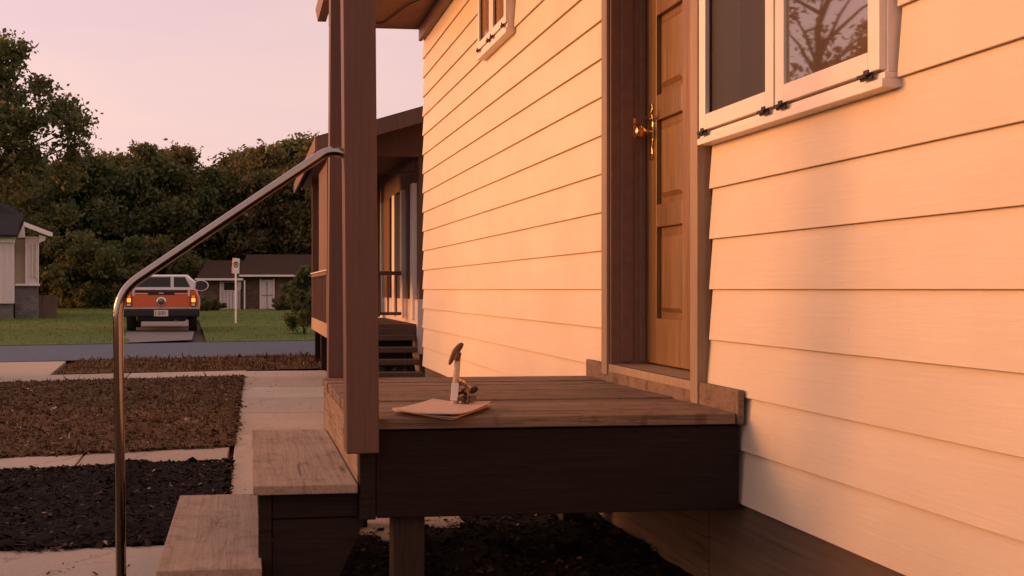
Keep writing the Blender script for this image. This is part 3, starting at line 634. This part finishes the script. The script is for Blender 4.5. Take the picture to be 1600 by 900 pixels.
# ------------------------------------------------------------------ trees, shrubs, hedges
def tree_parts(seed, H, R, trunk_h, nclump, per, leaf, crown_bias=1.0, squash=None, gap=.0, tr=.16):
    q = np.random.default_rng(seed); cz = (H+trunk_h)/2; rz = (H-trunk_h)/2
    C = []
    while len(C) < nclump:
        p = q.normal(0, 1, 3); p /= np.linalg.norm(p); rad = q.uniform(.35, 1.0)**.5
        lob = 1+.28*math.sin(3*math.atan2(p[1], p[0])+seed)+.2*math.sin(5*p[2]+seed*2)
        taper = 1-.45*max(0, p[2])
        C.append(np.array([p[0]*R*rad*lob*taper*.85, p[1]*R*rad*lob*taper*.85, cz+p[2]*rz*rad*.93]))
    C = np.array(C); cr = q.uniform(.5, 1.15, nclump)*R*.28*(1 if not gap else 1-gap)
    P = np.concatenate([c+np.clip(q.normal(0, .55, (per, 3)), -1.1, 1.1)*r_*np.array([1, 1, .7]) for c, r_ in zip(C, cr)])
    crown = leaf_quads('crown', P, leaf, q)
    tk = MB(); bend = [(q.normal(0, .05)*i, q.normal(0, .05)*i, H*.85*i/6) for i in range(7)]; bend[0] = (0, 0, -.3)
    tk.tube(bend, [tr*(1-.8*i/6) for i in range(7)], 9)
    for i in range(0, nclump, max(1, nclump//26)):
        e = C[i]; bz = min(max(trunk_h*.7, e[2]-R*.55), H*.75); k = bz/(H*.85)*6; b0 = Vector(bend[min(6, int(k))]).lerp(Vector(bend[min(6, int(k)+1)]), k-int(k))
        mid = b0.lerp(Vector(e), .5)+Vector((0, 0, R*.06)); tk.tube([b0, mid, Vector(e)], [tr*.34, tr*.2, tr*.07], 6)
    return crown, tk
def make_tree(name, label, loc, group, parts, mat, rot=0, sc=(1, 1, 1), cat='tree'):
    o = empty(name, loc, label, cat, group); o.rotation_euler = (0, 0, rot); o.scale = sc
    crown, tm = parts
    c = link('crown', crown, mat, o); t = link('trunk', tm, M['bark'], o); return o
def proto(seed, mat_key, *a, **k):
    crown, tk = tree_parts(seed, *a, **k)
    t = tk.build('trunk_source', M['bark'], None, local=True); me = t.data; bpy.data.objects.remove(t); crown.materials.append(M[mat_key]); return crown, me
PA = proto(11, 'leaf', 11.0, 3.6, 1.6, 90, 330, .135)
PB = proto(12, 'leaf2', 10.4, 4.0, 1.2, 95, 330, .135)
PC = proto(13, 'leaf', 9.6, 3.4, .8, 90, 320, .13)
rt = random.Random(21)
specs = [(95, 72, PC, .9), (140, 70, PA, .92), (188, 74, PB, .98), (232, 70, PC, 1.06), (286, 75, PB, 1.04), (334, 71, PC, .92), (384, 76, PA, 1.02), (420, 72, PB, 1.0), (468, 76, PA, 1.10), (508, 70, PB, 1.03),
         (30, 74, PB, 1.0), (-30, 72, PA, 1.0), (560, 76, PA, .9), (620, 74, PB, .9), (120, 84, PB, .95), (255, 86, PA, 1.02), (345, 88, PB, .9), (450, 88, PA, 1.12), (-110, 66, PB, 1.0), (-200, 68, PA, 1.05), (-300, 70, PC, 1.1), (-150, 58, PC, .95)]  # closing entries: unseen trees added at the left to shade the undergrowth
names = ['round dark broadleaf tree', 'olive tinted broadleaf tree', 'dense dark tree']
spot = ['behind the wooden picket fence', 'between the fence and the parked car', 'rising behind the parked car', 'behind the right side of the car', 'behind the garage end of the brick house', 'behind the sign post and low roof',
        'over the middle of the brick house roof', 'above the white entry door of the brick house', 'behind the brick house near the dark bush', 'half hidden behind the porch post', 'behind the pale house', 'far behind the pale house roof',
        'behind the brown porch roof', 'behind the cream house corner', 'in the back row beyond the picket fence', 'in the back row beyond the car', 'in the back row beyond the low roof', 'in the back row beyond the brick house ridge', 'added unseen for shade behind the left part of the pale house', 'added unseen for shade far left behind the pale house', 'added unseen for shade leftmost beyond the pale house', 'added unseen for shade close behind the pale house roof']
for i, (px, d, P_, s_) in enumerate(specs):
    p = at(px, 470, d); p.z = -.05; k = {id(PA): 0, id(PB): 1, id(PC): 2}[id(P_)]
    make_tree('broadleaf_tree', names[k]+' '+spot[i], p, 'trees behind the far houses', P_, None, rt.uniform(0, 6), (s_*rt.uniform(.95, 1.1), s_*rt.uniform(.95, 1.1), s_))
PS = proto(14, 'leaf', 3.6, 1.9, .05, 40, 230, .10, tr=.06)
us = ['beside the picket fence', 'left of the parked car', 'behind the parked car', 'at the corner of the brick garage', 'behind the pale house base', 'between car and sign']
for i, (px, d) in enumerate(((112, 62), (150, 60), (200, 63), (300, 64), (80, 64), (255, 62))):
    p = at(px, 470, d); p.z = -.05; make_tree('understory_shrub', 'dark leafy undergrowth bush '+us[i], p, 'undergrowth below the far trees', PS, None, rt.uniform(0, 6), (1.1, 1.1, rt.uniform(.8, 1.3)), 'bush')
PL = proto(15, 'leaf', 12.8, 4.2, 2.2, 90, 330, .105, gap=.22, tr=.24)
p = at(-6, 470, 50); p.z = -.05
make_tree('tall_tree', 'tallest loose crowned tree rising beside the pale house', p, None, PL, None, .6)
# small shrubs
PD = proto(16, 'leaf', 1.75, .62, .05, 34, 170, .045, tr=.03)
p = at(474, 525, 26.2); p.z = -.02; make_tree('dark_bush', 'tall ragged dark bush at the lawn edge by the brown porch', p, None, PD, None, 1, (.82, .82, 1.02), 'bush')
PD2 = proto(17, 'leaf', 1.1, .8, .02, 26, 160, .06, tr=.03)
for px, d, lb, s_ in ((336, 55.5, 'low rounded bush below the white garage door', .62), (441, 55.5, 'low dark bush beside the white entry door', .8), (318, 55, 'low bush at the brick house corner behind the car', .7)):
    p = at(px, 480, d); p.z = -.02; make_tree('foundation_bush', lb, p, 'bushes along the brick house', PD2, None, px, (s_, s_, s_), 'bush')
# unseen hedges with a gap and small trees at the left, added for their shade
def shade_hedge(name, x, y0, y1, h, wd, label, seed):
    q = np.random.default_rng(seed); n = int(2600*(y1-y0)); P = np.column_stack([q.uniform(-wd, wd, n), q.uniform(0, y1-y0, n), q.uniform(0, 1, n)**.8*h*(1+q.normal(0, .03, n))])
    o = empty(name, (x, y0, 0), label, 'shade_hedge', 'unseen hedges added to shade the front yard'); link('foliage', leaf_quads('foliage', P, .04, q), M['leaf'], o)
    m = MB()
    for i in range(int((y1-y0)/.5)): m.tube([(x+random.uniform(-.1, .1), y0+.25+i*.5, -.1), (x+random.uniform(-.2, .2), y0+.25+i*.5, h*.8)], [.02, .008], 6)
    m.build('stems', M['bark'], o)
shade_hedge('shade_hedge', -6.2, 2.6, 10.3, 1.72, .35, 'unseen clipped hedgerow added to shade the mulch bed and step path', 41)
shade_hedge('shade_hedge', -6.2, 11.4, 15.8, 1.72, .35, 'shorter unseen hedgerow added to shade the ground towards the street verge', 42)
PO = proto(18, 'leaf2', 6.0, 1.9, .9, 34, 60, .06, gap=.0, tr=.06)
make_tree('siding_dimmer_tree', 'unseen small airy tree added to dim the siding at the right', (-11.7, 5.9, -.02), None, PO, None, 0)  # out of view, added to dim the right part of the siding
PSL = proto(19, 'leaf2', 12.0, 2.3, 3.6, 30, 90, .07, gap=.25, tr=.15)
make_tree('slender_tree', 'slender sparse tree mirrored in the window pane', (-11.3, 22.0, -.02), None, PSL, None, 0)
make_tree('mirrored_tree', 'full broadleaf tree mirrored at the right of the window pane', (-21.5, 32.0, -.02), None, PB, None, 2)
PV = proto(20, 'leaf', 3.1, .55, .6, 22, 150, .05, tr=.05)
make_tree('wall_shade_tree', 'unseen narrow young tree added to shade the far end of the siding', (-4.9, 12.05, -.02), None, PV, None, 0)  # out of view, added to cast a shade strip on the wall end

# ------------------------------------------------------------------ street sign
sp = G(368.5, 507); sg = empty('street_sign', sp, 'white no parking sign on a thin post in the far lawn', 'sign')
dS = 1.07*F/(507-HZ)
MB().tube([(sp.x, sp.y, -.2), (sp.x, sp.y, 2.02)], .028, 8).build('post', M['white_trim'], sg)
Rz = Matrix.Translation((sp.x, sp.y-.035, 1.78)) @ Matrix.Rotation(math.radians(38), 4, 'Z') @ Matrix.Rotation(.06, 4, 'Y')
pt = MB().box(-.135, .135, -.006, .006, -.23, .23, Rz).build('plate', M['white_trim'], sg, bevel=.003)
m = MB()
for i in range(24):
    a0, a1 = 2*PI*i/24, 2*PI*(i+1)/24; q = [Rz @ Vector((math.cos(a)*r, y, math.sin(a)*r+.04)) for a in (a0, a1) for r in (.07, .095) for y in (-.0062, -.012)]
    m.add(q, [(0,2,6,4),(1,5,7,3),(0,4,5,1),(2,3,7,6)])
m.box(-.085, .085, -.0115, -.0062, -.012, .012, Rz @ Matrix.Translation((0, 0, .04)) @ Matrix.Rotation(PI/4, 4, 'Y')); m.build('prohibition_ring', M['rust'], pt)
m = MB(); m.box(-.04, -.016, -.0095, -.0062, -.03, .11, Rz); m.box(-.016, .035, -.0095, -.0062, .088, .11, Rz); m.box(-.016, .035, -.0095, -.0062, .03, .052, Rz); m.box(.018, .04, -.0095, -.0062, .052, .088, Rz)
m.build('letter', M['black'], pt)
MB().box(-.135, -.118, -.0105, -.0062, -.23, .23, Rz).build('border', M['red_sign'], pt)

# ------------------------------------------------------------------ parked wagon
cp = at(252, 520, 27.6); cp.z = 0
car = empty('parked_wagon', cp, 'orange red and white four wheel drive wagon with lit tail lamps', 'car')
car.rotation_euler = (0, 0, math.radians(2.5))
ORG[car] = Vector((0, 0, 0))
def loft(secs, m, name, parent, smooth=True):
    n = len(secs[0][1]); v = [(x, y, z) for y, pr in secs for x, z in pr]; f = []
    for i in range(len(secs)-1):
        for k in range(n): f.append((i*n+k, i*n+(k+1) % n, (i+1)*n+(k+1) % n, (i+1)*n+k))
    f += [tuple(range(n))[::-1], tuple(range((len(secs)-1)*n, len(secs)*n))]
    return MB().add(v, f).build(name, m, parent, smooth=smooth)
def body(w0, w1, z0, z1, r=.05):
    return [(-w0+r, z0), (w0-r, z0), (w0, z0+r), (w0+.01, (z0+z1)/2), (w1, z1-r), (w1-r, z1), (-w1+r, z1), (-w1, z1-r), (-w0-.01, (z0+z1)/2), (-w0, z0+r)]
bd = loft([(.02, body(.90, .84, .58, 1.06)), (.12, body(.925, .87, .55, 1.08)), (1.2, body(.94, .88, .5, 1.08)), (3.0, body(.94, .88, .5, 1.06)), (4.3, body(.90, .83, .52, 1.0)), (4.42, body(.86, .8, .6, .94))], M['car_red'], 'body', car)
loft([(.10, body(.80, .63, 1.075, 1.40, .04)), (.22, body(.82, .66, 1.075, 1.43, .04)), (1.8, body(.83, .68, 1.075, 1.44, .04)), (2.35, body(.82, .66, 1.07, 1.42, .04)), (2.9, body(.82, .78, 1.055, 1.10, .015))], M['car_white'], 'roof', car)
def cb(name, m, x0, x1, y0, y1, z0, z1, bev=.008, par=None): return B(name, M[m], par or car, x0, x1, y0, y1, z0, z1, bevel=bev)
tilt = lambda z: .095+.0*(z)
def pane(xs, name='rear_window'):
    m = MB(); m.add([(xs[0], .094, 1.125), (xs[1], .094, 1.125), (xs[2], .094, 1.37), (xs[3], .094, 1.37)]+[(xs[0], .106, 1.125), (xs[1], .106, 1.125), (xs[2], .106, 1.37), (xs[3], .106, 1.37)],
                    [(0,1,2,3),(7,6,5,4),(0,4,5,1),(1,5,6,2),(2,6,7,3),(3,7,4,0)]); return m.build(name, M['pane_car'], car)
pane((-.70, .22, .22, -.57)); pane((.30, .70, .57, .30))
cb('belt_trim', 'car_white', -.83, .83, -.005, .06, 1.05, 1.085)
tg = cb('tailgate', 'car_red', -.68, .68, .0, .03, .62, .955, .01)
cb('spoiler', 'black', -.62, .62, -.012, .03, .995, 1.045)
cb('handle_recess', 'black', -.32, .32, -.016, .03, .935, 1.015)
cb('handle', 'chrome', -.06, .06, -.03, -.012, .965, .985, .004)
for s in (-1, 1):
    cb('pillar_trim', 'car_white', s*.665-.02, s*.665+.02, -.012, .03, .90, 1.05, .006)
    cb('lamp_housing', 'black', s*.775-.06, s*.775+.06, -.012, .03, .64, .93, .01)
    cb('tail_lamp', 'lamp', s*.775-.045, s*.775+.045, -.025, -.006, .755, .85, .012)
    cb('marker_lamp', 'lamp_red', s*.775-.045, s*.775+.045, -.024, -.006, .86, .92, .01); cb('reverse_lamp', 'chrome', s*.775-.045, s*.775+.045, -.024, -.006, .655, .72, .008)
    cb('side_trim', 'chrome', s*.915-.012, s*.915+.012, -.01, .05, .62, .88, .004)
    cb('wheel_arch', 'black', s*.86-.09, s*.86+.07, .45, 1.25, .40, .60, .03)
    for yy in (.85, 3.5):
        Rw = Matrix.Translation((s*.76, yy, .35)) @ Matrix.Rotation(s*PI/2, 4, 'Y')
        wh = MB().lathe([(.20, -.1), (.33, -.105), (.352, -.07), (.352, .07), (.33, .105), (.20, .1)], Rw, 24).build('wheel', M['rubber'], car, smooth=True)
        MB().lathe([(.05, .07), (.19, .06), (.195, .102), (.18, .104), (.16, .085), (.06, .09)], Rw, 18).build('rim', M['chrome'], wh, smooth=True)
cb('trim_line', 'chrome', -.69, .69, -.008, .028, .958, .972, .003); cb('lower_trim', 'chrome', -.92, .92, -.014, .03, .595, .618, .004)
cb('bumper', 'black', -.93, .93, -.10, .06, .40, .588, .03)
cb('undertray', 'black', -.6, .6, .1, 4.2, .28, .52, .05); cb('axle', 'black', -.7, .7, .8, .9, .30, .40, .02)
MB().tube([(.35, -.02, .30), (.35, .6, .30)], .03, 8).build('exhaust_pipe', M['gunmetal'], car)
lp = cb('licence_plate', 'plate', -.17, .17, -.112, -.101, .41, .565, .004)
for i, (x, hh) in enumerate(((-.115, 1), (-.04, 2), (.035, 2), (.11, 1))):
    m = MB(); m.box(x-.022, x-.010, -.1145, -.1122, .44, .535)
    if hh == 2: m.box(x+.010, x+.022, -.1145, -.1122, .44, .535); m.box(x-.010, x+.010, -.1145, -.1122, .523, .535); m.box(x-.010, x+.010, -.1145, -.1122, .44, .452); m.box(x-.010, x+.010, -.1145, -.1122, .482, .494)
    m.build('plate_mark', M['black'], lp)
Re = Matrix.Translation((0, -.001, .765)) @ Matrix.Rotation(PI/2, 4, 'X')
em = MB().lathe([(.115, 0), (.115, .012), (.095, .022), (.09, .016), (.085, .016)], Re, 24).build('round_emblem', M['chrome'], car, smooth=True)
MB().lathe([(.084, .006), (.084, .018), (.03, .024), (.005, .026)], Re, 20).build('emblem_boss', M['gunmetal'], em, smooth=True)
mr = MB(); Rm = Matrix.Translation((.97, 2.3, 1.17)) @ Matrix.Rotation(PI/2, 4, 'X') @ Matrix.Scale(.72, 4, (0, 1, 0))
mo = mr.lathe([(.19, -.02), (.205, 0), (.195, .02), (.175, .012)], Rm, 24).build('side_mirror', M['car_white'], car, smooth=True)
MB().lathe([(.003, .014), (.176, .014), (.176, .010), (.003, .010)], Rm, 24).build('mirror_glass', M['pane_car'], mo); MB().tube([(.80, 2.3, 1.05), (.93, 2.3, 1.09)], .02, 6).build('mirror_arm', M['black'], mo)

# ------------------------------------------------------------------ far brick house
D1 = 58.0; k1_ = D1/F
bh = empty('brick_house', at(400, 485, D1+3), 'low brown brick house with dark shingle roof and white doors', 'house')
R1 = Matrix.Translation(at(PX, HZ, 0)) @ Matrix.Rotation(-TH, 4, 'Z')       # camera aligned plan frame: x = right, y = depth
def hb(name, m, px0, px1, py0, py1, d0, d1, par=None, bev=0, dd=D1, zlo=None, fr=None):
    k = dd/F; z0 = (HZ-max(py0, py1))*k; z1 = (HZ-min(py0, py1))*k
    if zlo is not None: z0 = zlo
    if fr: return B(name, M[m], par, LX(px0), LX(px1), d0+LO, d1+LO, z0, z1, bevel=bev, M=R2)
    return B(name, M[m] if isinstance(m, str) else m, par, (px0-PX)*k, (px1-PX)*k, d0, d1, z0, z1, bevel=bev, M=R1)
hb('wall', 'brick', 308, 366, 438, 484, D1+.6, D1+8, bh, zlo=-1.2); hb('wall', 'brick', 366.3, 560, 432, 484, D1+1.2, D1+8.5, bh, zlo=-1.2)
def shed(name, m, px0, px1, eave, ridge, d0, d1, par, dd=D1, th=.14):
    k = dd/F; ze = (HZ-eave)*k; zr = (HZ-ridge)*k*(d0+(d1-d0)/2)/d0
    mid = (d0+d1)/2; prof = [(0, d0, ze), (0, mid, zr), (0, d1, ze), (0, d1, ze-th), (0, mid, zr-th), (0, d0, ze-th)]
    q = MB().prism(prof, ((px0-PX)*k, 0, 0), ((px1-PX)*k, 0, 0)); q.v = [tuple(R1 @ Vector(v)) for v in q.v]; return q.build(name, M[m], par)
shed('roof', 'shingle', 305, 372, 435.5, 407, D1, D1+8.6, bh); rf = shed('roof', 'shingle', 368, 575, 430, 397, D1+.6, D1+9.1, bh)
hb('gutter', 'white_trim', 305, 380, 434.8, 438, D1-.12, D1-.02, bh); hb('gutter', 'white_trim', 372, 575, 429, 432, D1+.45, D1+.56, bh)
gd = hb('garage_door', 'white_wall', 343, 374.5, 440, 486, D1+.45, D1+.58, bh)
hb('door_window', 'void', 348.5, 366, 441.5, 453, D1+.4, D1+.44, gd)
for i in range(6): hb('groove', 'stone', 346+i*5, 346.6+i*5, 455, 484, D1+.435, D1+.449, gd)
hb('door_trim', 'white_trim', 341.5, 342.8, 438.5, 486, D1+.4, D1+.5, bh)
ed = hb('entry_door', 'white_wall', 404.5, 424, 437, 486, D1+1.0, D1+1.15, bh); hb('door_frame', 'white_trim', 402.5, 404.3, 435, 486, D1+.95, D1+1.12, ed); hb('door_frame', 'white_trim', 424.2, 426, 435, 486, D1+.95, D1+1.12, ed)
hb('lead_bar', 'stone', 413.8, 414.5, 439, 484, D1+.96, D1+.99, ed); hb('lead_bar', 'stone', 406, 423, 461, 461.8, D1+.96, D1+.99, ed)
hb('porch_column', 'white_trim', 380.3, 382.3, 438, 488, D1+.2, D1+.3, bh); hb('trellis', 'black', 374.8, 376, 452, 486, D1+.2, D1+.3, bh); hb('trellis', 'black', 376.2, 380, 453, 455, D1+.2, D1+.3, bh); hb('trellis', 'black', 376.2, 380, 474, 476, D1+.2, D1+.3, bh)
hb('door_step', 'concrete', 398, 430, 486, 490, D1+.3, D1+.9, bh, zlo=-1.3)

# ------------------------------------------------------------------ pale house at the left
D2 = 39.0
AL = math.atan((64-PX)/F); LO = D2/math.cos(AL)-D2; R2 = Matrix.Translation((0, 0, HC)) @ Matrix.Rotation(-TH-AL, 4, 'Z')   # this house is turned to face along its own sight line
def LX(px): return D2/math.cos(AL)*math.tan(math.atan((px-PX)/F)-AL)
lh = empty('pale_house', at(40, 500, D2+2), 'pale pink white house with stone base and dark roof', 'house')
def lb(name, m, px0, px1, py0, py1, d0, d1, bev=0, par=None, zlo=None): return hb(name, m, px0, px1, py0, py1, d0, d1, par or lh, bev, D2, zlo, True)
lb('wall', 'white_wall', -330, 22, 368, 474, D2, D2+9); lb('stone_base', 'stone', -330, 20, 474.3, 502, D2+.1, D2+9, zlo=-1.15)
for i in range(12): lb('batten', 'white_trim', 18-i*9, 19-i*9, 374, 473.5, D2-.025, D2-.001)
lb('cornice', 'white_trim', -334, 25, 366.5, 373.5, D2-.18, D2+.06, .03); lb('cornice', 'white_trim', -334, 23.5, 373.8, 380, D2-.08, D2-.002, .02)
lb('wall', 'yellow_wall', 22.3, 39, 372, 444, D2+1.2, D2+8); lb('bay', 'white_wall', 39.3, 60, 368, 443, D2+.9, D2+8)
bayw = lb('bay_window', 'yellow_wall', 51, 56, 380, 433, D2+.86, D2+.899); 
for a, b in ((49.6, 50.9), (56.1, 57.6)): lb('window_trim', 'white_trim', a, b, 378, 435, D2+.83, D2+.898, .0, bayw)
lb('corner_board', 'white_trim', 39, 41.5, 372, 443, D2+.84, D2+.898, .01); lb('corner_board', 'white_trim', 58.2, 60.6, 372, 443, D2+.84, D2+.898, .01)
lb('sill_band', 'white_trim', 22.5, 62.5, 443.2, 446.8, D2+.78, D2+1.4, .02); lb('brick_base', 'stone', 22.3, 59.3, 447, 502, D2+1.0, D2+8, zlo=-1.15)
def lpoly(name, m, pts, d0, d1):
    k = D2/F; q = MB().prism([(LX(x), 0, (HZ-y)*k) for x, y in pts], (0, d0+LO, 0), (0, d1+LO, 0)); q.v = [tuple(R2 @ Vector(v)) for v in q.v]; return q.build(name, M[m], lh)
def lroof(name, m, a, b):                            # sloping slab between a near lower line and a far higher line, 3-D points (px, py, depth)
    k = D2/F; P4 = [Vector((LX(x), d+LO, (HZ-y)*k*d/D2)) for x, y, d in a+b]; n_ = Vector((0, 0, -.1))
    q = MB().add([R2 @ p for p in P4]+[R2 @ (p+n_) for p in P4], [(0,1,2,3),(7,6,5,4),(0,4,5,1),(1,5,6,2),(2,6,7,3),(3,7,4,0)]); return q.build(name, M[m], lh)
lroof('roof', 'shingle_grey', [(-338, 367, D2-.35), (27, 367, D2-.35)], [(36, 336, D2+2.2), (-338, 336, D2+2.2)])
lroof('roof', 'shingle_grey', [(37, 343.5, D2+.4), (82, 360, D2+.4)], [(82, 366, D2+6.4), (37, 352, D2+6.4)])
lpoly('rake_board', 'white_trim', [(37, 345.8), (82.5, 362.5), (82.5, 368), (76, 367.5), (37, 353)], D2+.36, D2+.46)
lpoly('gable_panel', 'white_wall', [(27, 371), (37.5, 346), (39, 370)], D2+.5, D2+.6)
lpoly('bracket', 'white_trim', [(60.8, 365), (72, 368.5), (70.5, 374), (61, 378)], D2+.7, D2+.85)
lpoly('bracket', 'brown_paint', [(29, 379), (37, 379), (37, 393), (33, 389)], D2+.6, D2+.75)
lroof('roof', 'shingle_grey', [(-200, 336, D2+2.3), (36, 336.5, D2+2.3)], [(0, 319, D2+4.5), (-150, 255, D2+4.5)])
lpoly('gable_wall', 'white_wall', [(-200, 336), (14, 335), (0, 322), (-150, 262)], D2+4.6, D2+4.8)
# picket fence beside it
fn = empty('picket_fence', at(75, 500, D2+1.6), 'weathered brown wooden fence beside the pale house', 'fence')
for i in range(9): hb('picket', 'fence', 60.6+i*3.3, 63.6+i*3.3, 461+(i*7 % 3)*.5, 500, D2+1.3, D2+1.34, fn, .006, D2, zlo=-1.15, fr=True)
hb('rail', 'fence', 60.6, 90, 468, 470, D2+1.345, D2+1.4, fn, 0, D2, fr=True); hb('rail', 'fence', 60.6, 90, 489, 491, D2+1.345, D2+1.4, fn, 0, D2, fr=True)

# ------------------------------------------------------------------ brown porch of the next house
nh = empty('porch_house', (2.2, 16.5, 0), 'brown gabled house with railed porch and plank steps beyond the cream house', 'house')
NX, NYF = 2.02, 13.3; z_e_ = 2.74
nhb = lambda name, m, *a, bev=.004: B(name, M[m], nh, *a, bevel=bev)
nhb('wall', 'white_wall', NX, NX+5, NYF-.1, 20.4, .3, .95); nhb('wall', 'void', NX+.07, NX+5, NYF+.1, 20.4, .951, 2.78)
nhb('foundation', 'stone', NX+.05, NX+4.9, NYF, 20.3, -.1, .298)
nhb('end_wall', 'brown_wood', NX+.02, NX+5, NYF-.09, NYF+.09, .952, 2.9)
for y0, y1, m in ((13.42, 13.62, 'white_trim'), (13.85, 14.0, 'brown_wood'), (14.3, 14.52, 'white_trim'), (15.1, 15.35, 'white_trim'), (15.6, 16.3, 'brown_wood'), (16.5, 16.8, 'white_trim'), (17.6, 18.0, 'brown_wood'), (18.6, 19.0, 'white_trim')):
    nhb('window_trim', m, NX-.03, NX+.06, y0, y1, .955 if m != 'white_trim' else .70, 2.35)
nhb('door_head', 'brown_wood', NX-.02, NX+.068, 13.4, 20.2, 2.352, 2.75)
# porch floor boards and steps
for i in range(22): nhb('floor_board', 'porch_plank', 1.0, NX-.005, NYF+.02+i*.14, NYF+.152+i*.14, .62, .655)
nhb('rim_board', 'porch_plank', .98, NX-.008, NYF-.02, NYF+.015, .50, .655); nhb('side_board', 'casing', .955, .995, NYF-.02, NYF+3.2, .49, .66)
for x in (.99, 1.9):
    for y in (13.32, 14.9, 16.2): nhb('leg', 'beam', x, x+.08, y, y+.08, -.1, .49 if x < 1.5 else .61)
for i in range(4):
    z = .53-i*.13; y = NYF-.2-i*.2; nhb('step_plank', 'porch_plank', 1.2, 1.97, y-.05, y+.17, z-.062, z, bev=.008)
for x in (1.22, 1.90):
    MB().prism([(0, 0, .48), (0, -.75, -.05), (0, -.55, -.05), (0, .0, .33)], (x, NYF-.03, .02), (x+.03, NYF-.03, .02)).build('stringer', M['beam'], nh)
nhb('step_shade_panel', 'void', 1.26, 1.89, NYF-.045, NYF-.025, .0, .5)  # dark panel standing in for the shade behind the open steps
# railings
nhb('top_rail', 'brown_wood', .95, 1.0, NYF, NYF+3.2, 1.24, 1.29); nhb('rail_cap', 'white_trim', .94, 1.005, NYF, NYF+3.2, 1.292, 1.305)
for i in range(20): nhb('baluster', 'brown_wood', .965, .987, NYF+.08+i*.16, NYF+.105+i*.16, .66, 1.238, bev=0)
nhb('top_rail', 'brown_wood', 1.15, NX-.05, 14.22, 14.27, 1.25, 1.30); nhb('bottom_rail', 'brown_wood', 1.15, NX-.05, 14.22, 14.26, .74, .78)
for i in range(8): nhb('baluster', 'brown_wood', 1.16+i*.105, 1.18+i*.105, 14.235, 14.255, .782, 1.248, bev=0)
for i in range(5): nhb('screen_board', 'brown_wood', .96, .985, NYF+.1+i*.3, NYF+.395+i*.3, 1.31, 2.6)
nhb('corner_post', 'brown_wood', .95, 1.05, NYF-.02, NYF+.08, .66, 2.62)
nhb('back_screen', 'brown_wood', .97, NX-.04, 16.6, 16.66, .66, z_e_-.04)
# roof: gable facing the street walk
PIT = .30; z_e = 2.74; XE = .80; XR = 4.4
MB().prism([(0, 0, 0), (XR-XE, 0, (XR-XE)*PIT), (XR-XE, 0, (XR-XE)*PIT+.06), (0, 0, .06)], (XE, NYF-.6, z_e), (XE, 18.4, z_e)).build('roof', M['shingle'], nh)
MB().prism([(0, 0, 0), (3.6, 0, -3.6*PIT), (3.6, 0, -3.6*PIT+.06), (0, 0, .06)], (XR+.002, NYF-.6, z_e+(XR-XE)*PIT), (XR+.002, 18.4, z_e+(XR-XE)*PIT)).build('roof', M['shingle'], nh)
MB().prism([(0, 0, -.13), (XR-XE, 0, (XR-XE)*PIT-.13), (XR-XE, 0, (XR-XE)*PIT+.045), (0, 0, .045)], (XE-.01, NYF-.63, z_e), (XE-.01, NYF-.602, z_e)).build('rake_board', M['brown_wood'], nh)
MB().prism([(.12, 0, -.10), (.12, 0, .03), (XR-XE, 0, (XR-XE)*PIT-.01), (XR-XE, 0, -.10)], (XE, NYF-.1, z_e), (XE, NYF-.06, z_e)).build('gable_panel', M['brown_wood'], nh)
nhb('eave_board', 'brown_wood', XE-.025, XE-.001, NYF-.6, 18.4, z_e-.11, z_e+.05); nhb('porch_ceiling', 'brown_wood', XE+.1, NX+.06, NYF-.05, 18.3, z_e-.03, z_e-.005)
MB().tube([(1.1, NYF-.02, 2.50), (1.5, NYF-.02, 2.43), (2.0, NYF-.1, 2.47)], .008, 6).build('cable', M['black'], nh)
# things under the neighbour's steps
for i, (x, z, lb_) in enumerate(((1.55, .0, 'pale round stone under the plank steps, nearest the stringer'), (1.74, .0, 'pale stone in the middle under the plank steps'), (1.84, .0, 'smallest pale stone under the plank steps'))):
    m = MB(); m.lathe([(.01, 0), (.07-.01*i, .02), (.085-.012*i, .08), (.06-.01*i, .15-.01*i), (.01, .17-.01*i)], Matrix.Translation((x, NYF-.3, 0)), 10)
    o = m.build('stone', M['stone'], None, org=(x, NYF-.3, 0), smooth=True); tag(o, lb_, 'stone', 'stones under the plank steps')
